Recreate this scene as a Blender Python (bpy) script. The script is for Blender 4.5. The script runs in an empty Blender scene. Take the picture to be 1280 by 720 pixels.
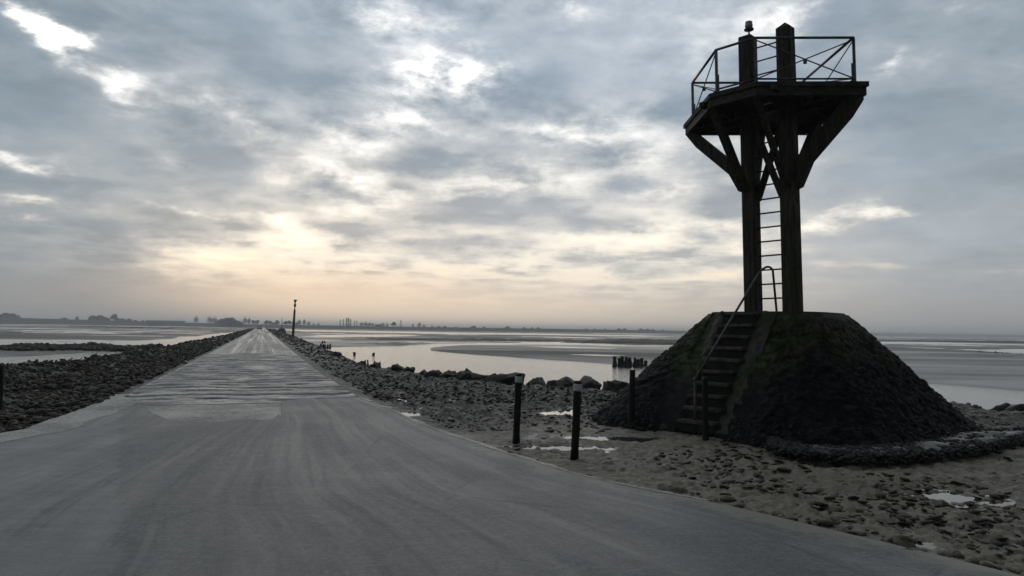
import bpy, bmesh, math, random
import numpy as np
from mathutils import Vector, Matrix, Quaternion

random.seed(7)
rng = np.random.default_rng(11)
S = bpy.context.scene
COL = S.collection
rad = math.radians

# ------------------------------------------------------------------ camera model
F = 900.0; PITCH = math.atan(52.2 / 900); ROLL = rad(0.88); H = 1.7

def ray(px, py):
    x, y, z = (px - 640) / F, (360 - py) / F, -1.0
    c, s = math.cos(ROLL), math.sin(ROLL); x, y = c * x - s * y, s * x + c * y
    a = math.pi / 2 + PITCH; c, s = math.cos(a), math.sin(a)
    return x, c * y - s * z, s * y + c * z

def gp(px, py, z=0.0):
    d = ray(px, py); t = (z - H) / d[2]
    return (d[0] * t, d[1] * t)

def horizon_dir(px):
    """unit ground direction for a picture column"""
    d = ray(px, 412.2 + (px - 640) * 0.01536)
    n = math.hypot(d[0], d[1]); return d[0] / n, d[1] / n

def azel(px, py):
    d = ray(px, py); n = math.sqrt(sum(v * v for v in d))
    return math.atan2(d[0], d[1]), math.asin(d[2] / n)

cam = bpy.data.cameras.new('camera'); cam_o = bpy.data.objects.new('camera', cam); COL.objects.link(cam_o)
cam.sensor_fit = 'HORIZONTAL'; cam.sensor_width = 36; cam.lens = 36 * F / 1280
cam.clip_start = 0.05; cam.clip_end = 40000
cam_o.matrix_world = Matrix.Translation((0, 0, H)) @ Matrix.Rotation(math.pi / 2 + PITCH, 4, 'X') @ Matrix.Rotation(ROLL, 4, 'Z')
S.camera = cam_o

# ------------------------------------------------------------------ numpy noise
def _hash(ix, iy, seed):
    h = (ix.astype(np.int64) * 374761393 + iy.astype(np.int64) * 668265263 + seed * 1442695041) & 0xffffffff
    h = ((h ^ (h >> 13)) * 1274126177) & 0xffffffff
    return ((h ^ (h >> 16)) & 0xffff) / 65535.0

def vnoise(x, y, seed=0):
    ix = np.floor(x); iy = np.floor(y); fx = x - ix; fy = y - iy
    fx = fx * fx * fx * (fx * (fx * 6 - 15) + 10); fy = fy * fy * fy * (fy * (fy * 6 - 15) + 10)
    a = _hash(ix, iy, seed); b = _hash(ix + 1, iy, seed); c = _hash(ix, iy + 1, seed); d = _hash(ix + 1, iy + 1, seed)
    return (a + (b - a) * fx) * (1 - fy) + (c + (d - c) * fx) * fy

def fbm(x, y, octs=4, seed=0, gain=0.5):
    s = 0; a = 1; t = 0
    for k in range(octs):
        s = s + a * vnoise(x * 2 ** k + 17.3 * k, y * 2 ** k - 9.1 * k, seed + k); t += a; a *= gain
    return s / t - 0.5

def cells(x, y, seed=0):
    """distance to nearest and second nearest cell point"""
    ix = np.floor(x); iy = np.floor(y)
    d1 = np.full(x.shape, 9.0); d2 = np.full(x.shape, 9.0); cid = np.zeros(x.shape)
    for ox in (-1, 0, 1):
        for oy in (-1, 0, 1):
            cx, cy = ix + ox, iy + oy
            px_ = cx + _hash(cx, cy, seed); py_ = cy + _hash(cx, cy, seed + 5)
            d = np.hypot(x - px_, y - py_)
            idv = _hash(cx, cy, seed + 9)
            n = d < d1
            d2 = np.where(n, d1, np.minimum(d2, d)); cid = np.where(n, idv, cid); d1 = np.where(n, d, d1)
    return d1, d2, cid

def sstep(a, b, x):
    t = np.clip((x - a) / (b - a), 0, 1); return t * t * (3 - 2 * t)

def sdf(poly, X, Y):
    """signed distance to a polygon, negative inside"""
    P = np.asarray(poly, float); n = len(P)
    d = np.full(X.shape, 1e18); ins = np.zeros(X.shape, bool)
    for i in range(n):
        a = P[i]; b = P[(i + 1) % n]; e = b - a
        wx = X - a[0]; wy = Y - a[1]
        t = np.clip((wx * e[0] + wy * e[1]) / (e @ e + 1e-12), 0, 1)
        d = np.minimum(d, (wx - e[0] * t) ** 2 + (wy - e[1] * t) ** 2)
        c = (a[1] > Y) != (b[1] > Y)
        with np.errstate(divide='ignore', invalid='ignore'):
            xi = (b[0] - a[0]) * (Y - a[1]) / (b[1] - a[1] if b[1] != a[1] else 1e-12) + a[0]
        ins ^= c & (X < xi)
    d = np.sqrt(d)
    return np.where(ins, -d, d)

# ------------------------------------------------------------------ materials
def new_mat(name):
    m = bpy.data.materials.new(name); m.use_nodes = True
    nt = m.node_tree; b = nt.nodes['Principled BSDF']
    return m, nt, b

class NB:
    """small node builder"""
    def __init__(s, nt): s.nt = nt
    def n(s, t, **k):
        o = s.nt.nodes.new(t)
        for a, v in k.items(): setattr(o, a, v)
        return o
    def set(s, sock, v):
        if hasattr(v, 'is_output') or isinstance(v, bpy.types.NodeSocket): s.nt.links.new(v, sock)
        elif isinstance(v, (tuple, list)) and len(v) == 3 and sock.type == 'RGBA': sock.default_value = (*v, 1)
        else: sock.default_value = v
    def m(s, op, a, b=0.0, c=0.0, clamp=False):
        o = s.n('ShaderNodeMath', operation=op, use_clamp=clamp)
        s.set(o.inputs[0], a); s.set(o.inputs[1], b); s.set(o.inputs[2], c)
        return o.outputs[0]
    def mix(s, f, a, b, blend='MIX'):
        o = s.n('ShaderNodeMix', data_type='RGBA', blend_type=blend)
        s.set(o.inputs[0], f); s.set(o.inputs[6], a); s.set(o.inputs[7], b)
        return o.outputs[2]
    def step(s, x, a, b, lo=0.0, hi=1.0, kind='SMOOTHSTEP'):
        o = s.n('ShaderNodeMapRange', interpolation_type=kind)
        s.set(o.inputs[0], x); s.set(o.inputs[1], a); s.set(o.inputs[2], b); s.set(o.inputs[3], lo); s.set(o.inputs[4], hi)
        return o.outputs[0]
    def vec(s, x, y, z=0.0):
        o = s.n('ShaderNodeCombineXYZ')
        for i, v in enumerate((x, y, z)): s.set(o.inputs[i], v)
        return o.outputs[0]
    def noise(s, v, scale, det=5, rough=0.55, dist=0.0):
        o = s.n('ShaderNodeTexNoise')
        s.set(o.inputs['Vector'], v); o.inputs['Scale'].default_value = scale; o.inputs['Detail'].default_value = det
        o.inputs['Roughness'].default_value = rough; o.inputs['Distortion'].default_value = dist
        return o.outputs[0]
    def voro(s, v, scale, feat='F1', rand=1.0, out=0):
        o = s.n('ShaderNodeTexVoronoi', feature=feat)
        s.set(o.inputs['Vector'], v); o.inputs['Scale'].default_value = scale; o.inputs['Randomness'].default_value = rand
        return o.outputs[out]
    def mapv(s, v, sc):
        o = s.n('ShaderNodeMapping'); s.set(o.inputs[0], v); o.inputs[3].default_value = sc
        return o.outputs[0]
    def attr(s, name):
        return s.n('ShaderNodeAttribute', attribute_name=name).outputs['Fac']
    def bump(s, h, strength, dist, nrm=None):
        o = s.n('ShaderNodeBump'); s.set(o.inputs['Height'], h)
        o.inputs['Strength'].default_value = strength; o.inputs['Distance'].default_value = dist
        if nrm is not None: s.nt.links.new(nrm, o.inputs['Normal'])
        return o.outputs[0]
    def obj(s): return s.n('ShaderNodeTexCoord').outputs['Object']
    def pos(s): return s.n('ShaderNodeNewGeometry').outputs['Position']
    def uv(s): return s.n('ShaderNodeTexCoord').outputs['UV']

def simple(name, ca, cb, scale=4, rough=0.7, rvar=0.15, bump=0.3, bdist=0.01, stretch=(1, 1, 1), cc=None, metal=0.0):
    m, nt, b = new_mat(name); g = NB(nt)
    v = g.mapv(g.obj(), stretch)
    n1 = g.noise(v, scale, 6, 0.62); n2 = g.noise(v, scale * 0.31, 3)
    col = g.mix(g.step(n1, 0.35, 0.66), ca, cb)
    if cc: col = g.mix(g.step(n2, 0.5, 0.68), col, cc)
    g.set(b.inputs['Base Color'], col)
    g.set(b.inputs['Roughness'], g.step(n2, 0.3, 0.7, rough - rvar, rough + rvar))
    b.inputs['Metallic'].default_value = metal; b.inputs['Specular IOR Level'].default_value = 0.25 if rough > 0.55 else 0.5
    g.set(b.inputs['Normal'], g.bump(g.noise(v, scale * 3, 5, 0.65), bump, bdist))
    return m

# ------------------------------------------------------------------ object helpers
def link(o, parent=None):
    COL.objects.link(o)
    if parent is not None: o.parent = parent
    return o

def tag(o, label=None, cat=None, group=None, kind=None):
    if label: o['label'] = label
    if cat: o['category'] = cat
    if group: o['group'] = group
    if kind: o['kind'] = kind
    return o

def empty(name, loc, rz=0.0):
    o = bpy.data.objects.new(name, None); link(o); o.location = loc; o.rotation_euler = (0, 0, rz)
    o.empty_display_size = 0.2
    return o

def from_bm(name, bm, mat, parent=None, smooth=False, off=None):
    if off is not None: bmesh.ops.translate(bm, verts=bm.verts, vec=Vector(off))
    bmesh.ops.recalc_face_normals(bm, faces=bm.faces)
    me = bpy.data.meshes.new(name); bm.to_mesh(me); bm.free()
    me.materials.append(mat)
    if smooth: me.polygons.foreach_set('use_smooth', [True] * len(me.polygons))
    return link(bpy.data.objects.new(name, me), parent)

def from_np(name, V, Fc, mat, parent=None, smooth=False, attrs=None, uv=None):
    """V (n,3); Fc (m,3) or (m,4)"""
    V = np.ascontiguousarray(V, np.float32); Fc = np.ascontiguousarray(Fc, np.int32)
    k = Fc.shape[1]; me = bpy.data.meshes.new(name)
    me.vertices.add(len(V)); me.vertices.foreach_set('co', V.ravel())
    me.loops.add(Fc.size); me.loops.foreach_set('vertex_index', Fc.ravel())
    me.polygons.add(len(Fc)); me.polygons.foreach_set('loop_start', np.arange(0, Fc.size, k, dtype=np.int32))
    if smooth: me.polygons.foreach_set('use_smooth', np.ones(len(Fc), bool))
    for an, av in (attrs or {}).items():
        a = me.attributes.new(an, 'FLOAT', 'POINT'); a.data.foreach_set('value', np.ascontiguousarray(av, np.float32))
    if uv is not None:
        l = me.uv_layers.new(name='UVMap'); l.data.foreach_set('uv', np.ascontiguousarray(uv[Fc.ravel()], np.float32).ravel())
    me.update(calc_edges=True); me.validate()
    me.materials.append(mat)
    return link(bpy.data.objects.new(name, me), parent)

def grid_faces(nr, nc, wrap=False):
    r = np.arange(nr - 1)[:, None]; c = np.arange(nc if wrap else nc - 1)[None, :]
    c2 = (c + 1) % nc
    return np.stack([r * nc + c, r * nc + c2, (r + 1) * nc + c2, (r + 1) * nc + c], -1).reshape(-1, 4)

def bm_box(bm, c, s, rot=None, bev=0.0, taper=1.0):
    r = bmesh.ops.create_cube(bm, size=1.0); vs = r['verts']
    for v in vs:
        t = taper if v.co.z > 0 else 1.0
        v.co = Vector((v.co.x * s[0] * t, v.co.y * s[1] * t, v.co.z * s[2]))
    if bev > 0:
        es = list({e for v in vs for e in v.link_edges})
        rr = bmesh.ops.bevel(bm, geom=es, offset=bev, segments=2, affect='EDGES', clamp_overlap=True)
        vs = list({v for f in rr['faces'] for v in f.verts} | {v for v in vs if v.is_valid})
    M = Matrix.Translation(c) @ (rot.to_4x4() if rot is not None else Matrix())
    bmesh.ops.transform(bm, matrix=M, verts=vs)
    return vs

def bm_beam(bm, a, b, w, h, bev=0.0, up=Vector((0, 0, 1))):
    """box beam from a to b"""
    a = Vector(a); b = Vector(b); d = (b - a); L = d.length; z = d.normalized()
    x = up.cross(z)
    if x.length < 1e-4: x = Vector((1, 0, 0)).cross(z)
    x.normalize(); y = z.cross(x)
    rot = Matrix((x, y, z)).transposed()
    return bm_box(bm, (a + b) / 2, (w, h, L), rot, bev)

def bm_tube(bm, pts, r, seg=8, r2=None):
    pts = [Vector(p) for p in pts]; n = len(pts); rings = []
    ref = None
    for i, p in enumerate(pts):
        d = (pts[min(i + 1, n - 1)] - pts[max(i - 1, 0)]).normalized()
        if ref is None:
            ref = Vector((0, 0, 1)).cross(d)
            if ref.length < 1e-3: ref = Vector((1, 0, 0))
        ref = (ref - d * ref.dot(d)).normalized(); q = d.cross(ref)
        rr = r if r2 is None else r + (r2 - r) * i / max(1, n - 1)
        rings.append([bm.verts.new(p + (ref * math.cos(t) + q * math.sin(t)) * rr) for t in [2 * math.pi * k / seg for k in range(seg)]])
    for i in range(n - 1):
        for k in range(seg):
            bm.faces.new((rings[i][k], rings[i][(k + 1) % seg], rings[i + 1][(k + 1) % seg], rings[i + 1][k]))
    bm.faces.new(rings[0][::-1]); bm.faces.new(rings[-1])

def bm_lathe(bm, prof, c=(0, 0, 0), seg=16):
    rings = []
    for r, z in prof:
        rings.append([bm.verts.new((c[0] + max(r, 1e-4) * math.cos(2 * math.pi * k / seg), c[1] + max(r, 1e-4) * math.sin(2 * math.pi * k / seg), c[2] + z)) for k in range(seg)])
    for i in range(len(prof) - 1):
        for k in range(seg):
            bm.faces.new((rings[i][k], rings[i][(k + 1) % seg], rings[i + 1][(k + 1) % seg], rings[i + 1][k]))
    bm.faces.new(rings[0][::-1]); bm.faces.new(rings[-1])

def bm_prism(bm, prof, M, th):
    """prism: profile [(r,z)] extruded th across, placed by M (x=r, y=across, z)"""
    a = [bm.verts.new(M @ Vector((r, -th / 2, z))) for r, z in prof]; b = [bm.verts.new(M @ Vector((r, th / 2, z))) for r, z in prof]
    bm.faces.new(a); bm.faces.new(b[::-1]); n = len(prof)
    for i in range(n): bm.faces.new((a[i], b[i], b[(i + 1) % n], a[(i + 1) % n]))

def roughen(bm, amp, scale, seed=0):
    vs = list(bm.verts)
    for v in vs:
        x = np.array([v.co.x, v.co.y, v.co.z])
        q = x * scale
        v.co += Vector((fbm(np.array([q[1] + q[2]]), np.array([q[2] - q[0]]), 3, seed)[0],
                        fbm(np.array([q[0] + q[2]]), np.array([q[2] + q[1]]), 3, seed + 3)[0],
                        fbm(np.array([q[0] - q[1]]), np.array([q[1] + q[2]]), 3, seed + 6)[0])) * amp * 2

# ------------------------------------------------------------------ sky, sun, exposure
SUN_AZ, SUN_EL = azel(330, 322)
w = bpy.data.worlds.new('World'); S.world = w; w.use_nodes = True
nt = w.node_tree; g = NB(nt)
bgn = nt.nodes['Background']; bgn.inputs['Strength'].default_value = 0.1
d = g.n('ShaderNodeTexCoord').outputs['Generated']
sx = g.n('ShaderNodeSeparateXYZ'); g.set(sx.inputs[0], d)
dx, dy, dz = sx.outputs
az = g.m('ARCTAN2', dx, dy); el = g.m('ARCSINE', dz)
# cloud layer coordinates: a sheet overhead, flattening towards the horizon
den = g.m('ADD', g.m('MAXIMUM', dz, 0.0), 0.09)
cp = g.vec(g.m('DIVIDE', dx, den), g.m('DIVIDE', dy, den), 0.37)
ang = g.vec(az, g.m('MULTIPLY', el, 2.1), 0.2)
nbig = g.noise(cp, 0.75, 4, 0.5, 0.1)
nmid = g.noise(cp, 2.3, 8, 0.58, 0.1)
nfine = g.noise(ang, 17.0, 8, 0.6, 0.2)
nstreak = g.noise(g.vec(g.m('MULTIPLY', az, 0.55), g.m('MULTIPLY', el, 2.4), 1.7), 24.0, 7, 0.6, 0.5)
wx = g.m('MULTIPLY', g.m('SUBTRACT', g.noise(ang, 9.0, 5, 0.6), 0.5), 0.15)
wy = g.m('MULTIPLY', g.m('SUBTRACT', g.noise(g.vec(g.m('ADD', az, 5.0), g.m('MULTIPLY', el, 2.1), 0.6), 9.0, 5, 0.6), 0.5), 0.08)
azw = g.m('ADD', az, wx); elw = g.m('ADD', el, wy)

def blob(px, py, sxp, syp, amp, tilt=0.0):
    """a break (or, negative, a bank) in the cloud at a sky direction"""
    a0, e0 = azel(px, py); a1, _ = azel(px + sxp, py); _, e1 = azel(px, py - syp)
    sa = abs(a1 - a0) or .01; se = abs(e1 - e0) or .01
    u = g.m('SUBTRACT', azw, a0); v = g.m('SUBTRACT', elw, e0)
    if tilt:
        c, s = math.cos(tilt), math.sin(tilt)
        u, v = g.m('ADD', g.m('MULTIPLY', u, c), g.m('MULTIPLY', v, s)), g.m('SUBTRACT', g.m('MULTIPLY', v, c), g.m('MULTIPLY', u, s))
    u = g.m('MULTIPLY', u, 1 / sa); v = g.m('MULTIPLY', v, 1 / se)
    q = g.m('MULTIPLY_ADD', u, u, g.m('MULTIPLY', v, v))
    return g.m('MULTIPLY', g.m('EXPONENT', g.m('MULTIPLY', q, -1.0)), amp)

GAPS = [
    (20, 22, 58, 20, 1.6, -0.35), (66, 48, 32, 17, 1.2, -0.5), (150, 100, 42, 14, 0.8, -0.35), (240, 118, 40, 10, 0.42, 0),
    (300, 145, 34, 14, 0.55, -0.3), (218, 196, 26, 10, 0.42, 0), (50, 211, 66, 11, 0.78, -0.1), (28, 257, 34, 7, 0.6, -0.1),
    (20, 277, 40, 5, 0.5, 0), (225, 262, 40, 6, 0.6, -0.08), (415, 166, 34, 12, 0.55, -0.3), (430, 228, 62, 19, 1.1, -0.1),
    (440, 256, 46, 8, 0.55, 0), (375, 290, 52, 13, 1.1, 0), (330, 272, 28, 6, 0.6, 0), (350, 302, 60, 7, 0.55, 0), (290, 312, 90, 9, 0.8, 0),
    (270, 328, 95, 12, 0.95, 0), (340, 345, 120, 10, 0.42, 0), (420, 318, 60, 8, 0.35, 0),
    (492, 22, 32, 30, 1.05, 0.2), (552, 94, 58, 28, 2.5, 0.1), (512, 146, 32, 18, 0.95, 0), (545, 24, 34, 16, 0.4, 0), (470, 168, 80, 16, 0.6, 0.2),
    (710, 164, 75, 14, 0.95, 0), (640, 228, 95, 14, 0.8, 0.18), (800, 192, 40, 16, 0.62, 0.1), (830, 232, 50, 10, 0.5, 0),
    (790, 296, 100, 14, 0.8, 0.05), (700, 312, 150, 10, 0.35, 0), (700, 2, 30, 12, 0.6, -0.2), (985, 20, 48, 40, 0.72, 0), (800, 150, 50, 22, 0.35, 0),
    (900, 50, 50, 35, 0.28, 0), (1070, 270, 70, 15, 0.65, 0.15), (1120, 262, 40, 8, 0.3, 0.1), (1115, 84, 22, 8, 0.42, 0.2), (930, 300, 80, 14, 0.62, 0),
    (620, 338, 170, 14, 0.75, 0), (900, 345, 120, 10, 0.4, 0), (1180, 20, 60, 26, 0.18, 0),
    # thicker banks
    (60, 130, 110, 45, -0.35, -0.3), (330, 60, 130, 50, -0.35, 0), (700, 90, 110, 50, -0.3, 0), (600, 190, 120, 18, -0.3, 0),
    (250, 215, 130, 25, -0.25, 0), (1180, 200, 120, 70, -0.35, 0), (1190, 300, 90, 30, -0.45, 0), (620, 265, 130, 14, -0.3, 0), (120, 340, 120, 30, -0.25, 0), (1200, 360, 140, 40, -0.2, 0)]
fsum = None
for gdef in GAPS:
    bnode = blob(*gdef); fsum = bnode if fsum is None else g.m('ADD', fsum, bnode)
fsum = g.m('MULTIPLY', fsum, g.step(g.m('ADD', g.m('MULTIPLY', g.mix(g.step(el, 0.14, 0.06), nfine, nstreak), 0.65), g.m('MULTIPLY', nmid, 0.35)), 0.36, 0.64, 0.40, 1.75, 'LINEAR'))
texf = g.m('ADD', g.m('MULTIPLY', g.m('SUBTRACT', nmid, 0.5), 1.3), g.m('MULTIPLY', g.m('SUBTRACT', nfine, 0.5), 1.5))
texf = g.m('ADD', texf, g.m('MULTIPLY', g.m('SUBTRACT', nstreak, 0.5), g.step(el, 0.03, 0.17, 2.2, 0.0)))
lv = g.n('ShaderNodeVectorMath', operation='ADD')
wn = g.n('ShaderNodeTexNoise'); g.set(wn.inputs['Vector'], cp); wn.inputs['Scale'].default_value = 2.6; wn.inputs['Detail'].default_value = 5
sc_ = g.n('ShaderNodeVectorMath', operation='SCALE'); g.set(sc_.inputs[0], wn.outputs['Color']); sc_.inputs['Scale'].default_value = 0.55
g.set(lv.inputs[0], cp); g.set(lv.inputs[1], sc_.outputs[0])
vo = g.n('ShaderNodeTexVoronoi', feature='SMOOTH_F1'); g.set(vo.inputs['Vector'], lv.outputs[0]); vo.inputs['Scale'].default_value = 2.1; vo.inputs['Smoothness'].default_value = 0.55
lump = vo.outputs['Distance']
field = g.m('ADD', g.m('ADD', fsum, texf), g.m('MULTIPLY', g.m('SUBTRACT', lump, 0.40), 1.5))
gap = g.step(field, 0.34, 2.0)
thin = g.step(field, -0.40, 0.85)
# colour of the cloud body: blue grey, darker to the left, warmer and paler low down towards the sun
dsun = g.m('COSINE', g.m('SUBTRACT', az, SUN_AZ))
body = g.mix(g.step(az, -0.7, 0.15), (0.25, 0.325, 0.39), (0.32, 0.392, 0.478))
body = g.mix(g.step(az, 0.15, 0.7), body, (0.30, 0.368, 0.425))
body = g.mix(g.m('MULTIPLY', g.step(el, 0.30, 0.03), g.step(g.m('ABSOLUTE', az), 0.62, 0.28, 0.45, 1.0)), body, g.mix(g.step(az, -0.62, 0.0), (0.29, 0.325, 0.35), (0.56, 0.555, 0.545)))
shade = g.m('MULTIPLY_ADD', g.m('SUBTRACT', nbig, 0.5), 0.6, 1.0)
shade = g.m('ADD', shade, g.m('MULTIPLY', g.m('SUBTRACT', g.m('ADD', g.m('MULTIPLY', nmid, 0.55), g.m('MULTIPLY', nfine, 0.45)), 0.5), 0.75))
body = g.mix(1.0, body, g.vec(shade, shade, shade), 'MULTIPLY')
soft = g.mix(g.step(el, 0.4, 0.05), (0.59, 0.65, 0.715), (1.0, 0.93, 0.81))
edge = g.step(g.m('ABSOLUTE', g.m('ADD', az, 0.04)), 0.22, 0.60)
soft = g.mix(edge, soft, g.mix(g.step(el, 0.3, 0.05), (0.46, 0.50, 0.54), (0.46, 0.47, 0.475)))
c1 = g.mix(g.m('MULTIPLY', thin, g.m('MULTIPLY_ADD', edge, -0.35, 0.95)), body, soft)
bright = g.mix(g.step(el, 0.22, 0.06), (1.35, 1.33, 1.28), (1.3, 1.1, 0.84))
c2 = g.mix(gap, c1, bright)
# low haze: pale pink near the sun, blue grey away from it
low = g.mix(g.step(az, -0.56, -0.16), (0.27, 0.295, 0.31), (0.90, 0.76, 0.60))
low = g.mix(g.step(az, -0.05, 0.60), low, (0.375, 0.38, 0.385))
c3 = g.mix(g.step(el, 0.10, 0.012), c2, low)
# pink band
pb = g.m('MULTIPLY', g.step(g.m('ABSOLUTE', g.m('SUBTRACT', az, SUN_AZ + 0.12)), 0.34, 0.0), g.m('MULTIPLY', g.step(el, 0.01, 0.035), g.step(el, 0.10, 0.045)))
c3 = g.mix(g.m('MULTIPLY', pb, 0.6), c3, (0.95, 0.74, 0.55))
# the half of the sky away from the sun is duller
back = g.step(dsun, 0.66, -0.5, 1.0, 0.34)
c4 = g.mix(1.0, c3, g.vec(back, back, back), 'MULTIPLY')
c4 = g.mix(1.0, c4, (10, 10, 10), 'MULTIPLY')
sky = g.n('ShaderNodeTexSky', sky_type='NISHITA'); sky.sun_disc = False
sky.sun_elevation = max(SUN_EL, rad(4)); sky.sun_rotation = SUN_AZ; sky.air_density = 1.0; sky.dust_density = 2.0
blue = g.m('MULTIPLY', g.step(gap, 0.1, 0.5), g.step(nfine, 0.5, 0.62))
fin = g.mix(0.025, c4, sky.outputs[0])
g.set(bgn.inputs['Color'], fin)
w.cycles.sampling_method = 'MANUAL'; w.cycles.sample_map_resolution = 1024

sun = bpy.data.lights.new('sun', 'SUN'); sun.energy = 0.5; sun.angle = rad(120); sun.color = (1.0, 0.92, 0.80)
so = bpy.data.objects.new('sun', sun); link(so)
sv = Vector((math.sin(SUN_AZ) * math.cos(SUN_EL), math.cos(SUN_AZ) * math.cos(SUN_EL), math.sin(SUN_EL)))
so.rotation_euler = sv.to_track_quat('Z', 'Y').to_euler(); so.location = sv * 60
S.view_settings.view_transform = 'Standard'; S.view_settings.look = 'None'; S.view_settings.exposure = 0.0; S.view_settings.gamma = 1.0
S.view_settings.use_curve_mapping = False

# ------------------------------------------------------------------ ground plan
RA = rad(-19.1)
AX = np.array([math.sin(RA), math.cos(RA)]); WX = np.array([math.cos(RA), -math.sin(RA)])     # along / across the causeway
def rw(wv, av): return (wv * WX[0] + av * AX[0], wv * WX[1] + av * AX[1])
def to_wa(x, y): return x * WX[0] + y * WX[1], x * AX[0] + y * AX[1]

RIGHT_PX = [(1241, 712), (1131, 686), (1053, 667), (975, 649), (897, 629), (800, 612), (740, 601), (638, 569), (540, 537), (490, 514), (450, 498)]
LEFT_PX = [(0, 546), (53, 536), (113, 513), (145, 503), (169, 487)]
rpts = sorted([to_wa(*gp(*p)) for p in RIGHT_PX], key=lambda t: t[1]); lpts = sorted([to_wa(*gp(*p)) for p in LEFT_PX], key=lambda t: t[1])
ra = np.array([-40.0, -8, 0] + [p[1] for p in rpts] + [30, 900.0]); rwv = np.array([8.0, 7.2, 6.0] + [p[0] for p in rpts] + [2.1, 2.1])
la = np.array([-40.0, -5, 3, 8] + [p[1] for p in lpts] + [30, 900.0]); lwv = np.array([-11.0, -9.5, -8.0, -5.8] + [p[0] for p in lpts] + [-3.0, -3.0])
def smooth_edge(xa, xw):
    xs_ = np.concatenate([np.arange(-40, 40, 0.1), [40, 900.0]]); ws_ = np.interp(xs_, xa, xw)
    ker = np.hanning(23); ker /= ker.sum(); core = np.convolve(np.pad(ws_[:800], 11, mode='edge'), ker, 'valid')
    return xs_, np.concatenate([core, ws_[800:]])
rxs, rws = smooth_edge(ra, rwv)
right_w = lambda a: np.interp(a, rxs, rws)
left_w = lambda a: np.interp(a, la, lwv)
road_poly = [rw(right_w(a), a) for a in list(ra)] + [rw(left_w(a), a) for a in list(la)[::-1]]

ZW = -0.8                                           # level of the water left by the tide
CREST_L = [(-700, 560), (-300, 500), (-60, 462), (0, 457), (60, 452), (100, 449), (150, 443), (200, 434), (250, 425), (290, 417), (311, 411.5)]
CREST_R = [(345, 412.4), (362, 419), (380, 427), (393, 432), (402, 438), (420, 446), (440, 452), (460, 457), (480, 461), (500, 464), (540, 470),
           (600, 476), (640, 480), (700, 483), (740, 487), (790, 490), (1000, 490), (1180, 502), (1230, 510), (1280, 516), (1400, 535), (1900, 640)]
bank_poly = [gp(*p) for p in CREST_L] + [rw(-4.2, 700), rw(3.6, 700)] + [gp(*p) for p in CREST_R] + [(30, -2), (30, -60), (-40, -60), (-40, -2)]

def wp(pts): return [gp(x, y, ZW) for x, y in pts]
WATER = [
    wp([(385, 431), (405, 434.5), (440, 433.3), (480, 432.6), (520, 430.6), (560, 429.4), (620, 428.8), (700, 428.6), (762, 429.4), (772, 431.5), (720, 431.2), (640, 430.9),
        (580, 431.5), (545, 433), (531, 435), (540, 438), (570, 441.5), (620, 445.5), (680, 449.5), (740, 454), (780, 457.5), (850, 463), (950, 470), (1100, 475), (1180, 481), (1280, 488.5), (1500, 505),
        (1600, 545), (1280, 530), (1100, 515), (700, 500), (480, 472), (420, 458), (380, 436)]),
    wp([(655, 432.6), (715, 433.2), (770, 435.2), (760, 436.2), (700, 435.0)]),
    wp([(712, 443.2), (740, 442.8), (775, 444.2), (752, 445.4)]),
    wp([(1090, 427.6), (1150, 427.2), (1220, 429), (1290, 430.8), (1290, 432), (1180, 430), (1100, 429.6)]),
    wp([(1236, 438.5), (1262, 436), (1330, 437), (1330, 444), (1262, 442.4)]),
    wp([(-200, 452), (0, 447), (60, 444.2), (110, 441), (180, 437.6), (192, 440.5), (150, 444), (80, 455), (0, 465), (-200, 480)]),
    wp([(-200, 427), (0, 427.2), (100, 427.6), (200, 425), (255, 419.5), (298, 414.6), (290, 419), (262, 425), (200, 433), (160, 435.5), (110, 433.4), (50, 432), (-200, 432)]),
    wp([(-300, 402.8), (0, 403.8), (150, 405.8), (290, 408.8), (290, 410), (150, 407.4), (0, 405.6), (-300, 404)]),
    wp([(330, 411), (400, 412.8), (520, 415), (640, 417.2), (800, 419.2), (840, 420.8), (640, 418.4), (480, 416.2), (380, 414.2)]),
    wp([(370, 420.5), (430, 418), (520, 419.2), (500, 420.4), (420, 421.6)]),
]
REEF = [
    wp([(430, 425), (480, 424), (560, 423.6), (640, 424.4), (760, 425.5), (650, 427), (560, 426.2), (500, 426), (440, 428)]),
    wp([(700, 425.2), (780, 424.4), (900, 425.5), (900, 431.5), (800, 431), (740, 429)]),
    wp([(1080, 424.2), (1290, 427), (1290, 429), (1180, 427.6), (1080, 426.6)]),
    wp([(448, 431.8), (470, 430), (520, 430), (500, 431.8)]),
    wp([(5, 436.5), (40, 434), (100, 434.2), (96, 438), (40, 440), (8, 440)]), wp([(104, 434.5), (150, 434.5), (185, 434.5), (170, 438.5), (120, 438.5)]),
]
PUDDLES = [  # px, py, half sizes (m), label
    (742, 546, 0.72, 0.26), (700, 558.5, 0.55, 0.16), (694, 517, 0.42, 0.5), (712, 511, 0.2, 0.35), (505, 517, 0.35, 0.55), (655, 505.5, 0.22, 0.3),
    (1182, 622, 0.26, 0.16), (1148, 681, 0.07, 0.07), (548, 500.5, 0.4, 0.3), (1215, 545, 0.5, 0.35)]

MX, MY = 5.26, 14.25          # centre of the stone mound
def mound_local(X, Y):
    u = (X - MX) * math.cos(rad(45)) - (Y - MY) * math.sin(rad(45)); v = (X - MX) * math.sin(rad(45)) + (Y - MY) * math.cos(rad(45))
    return u, v
def mound_r(X, Y, n=3.2):
    u, v = mound_local(X, Y); return (np.abs(u) ** n + np.abs(v) ** n) ** (1 / n)

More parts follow.
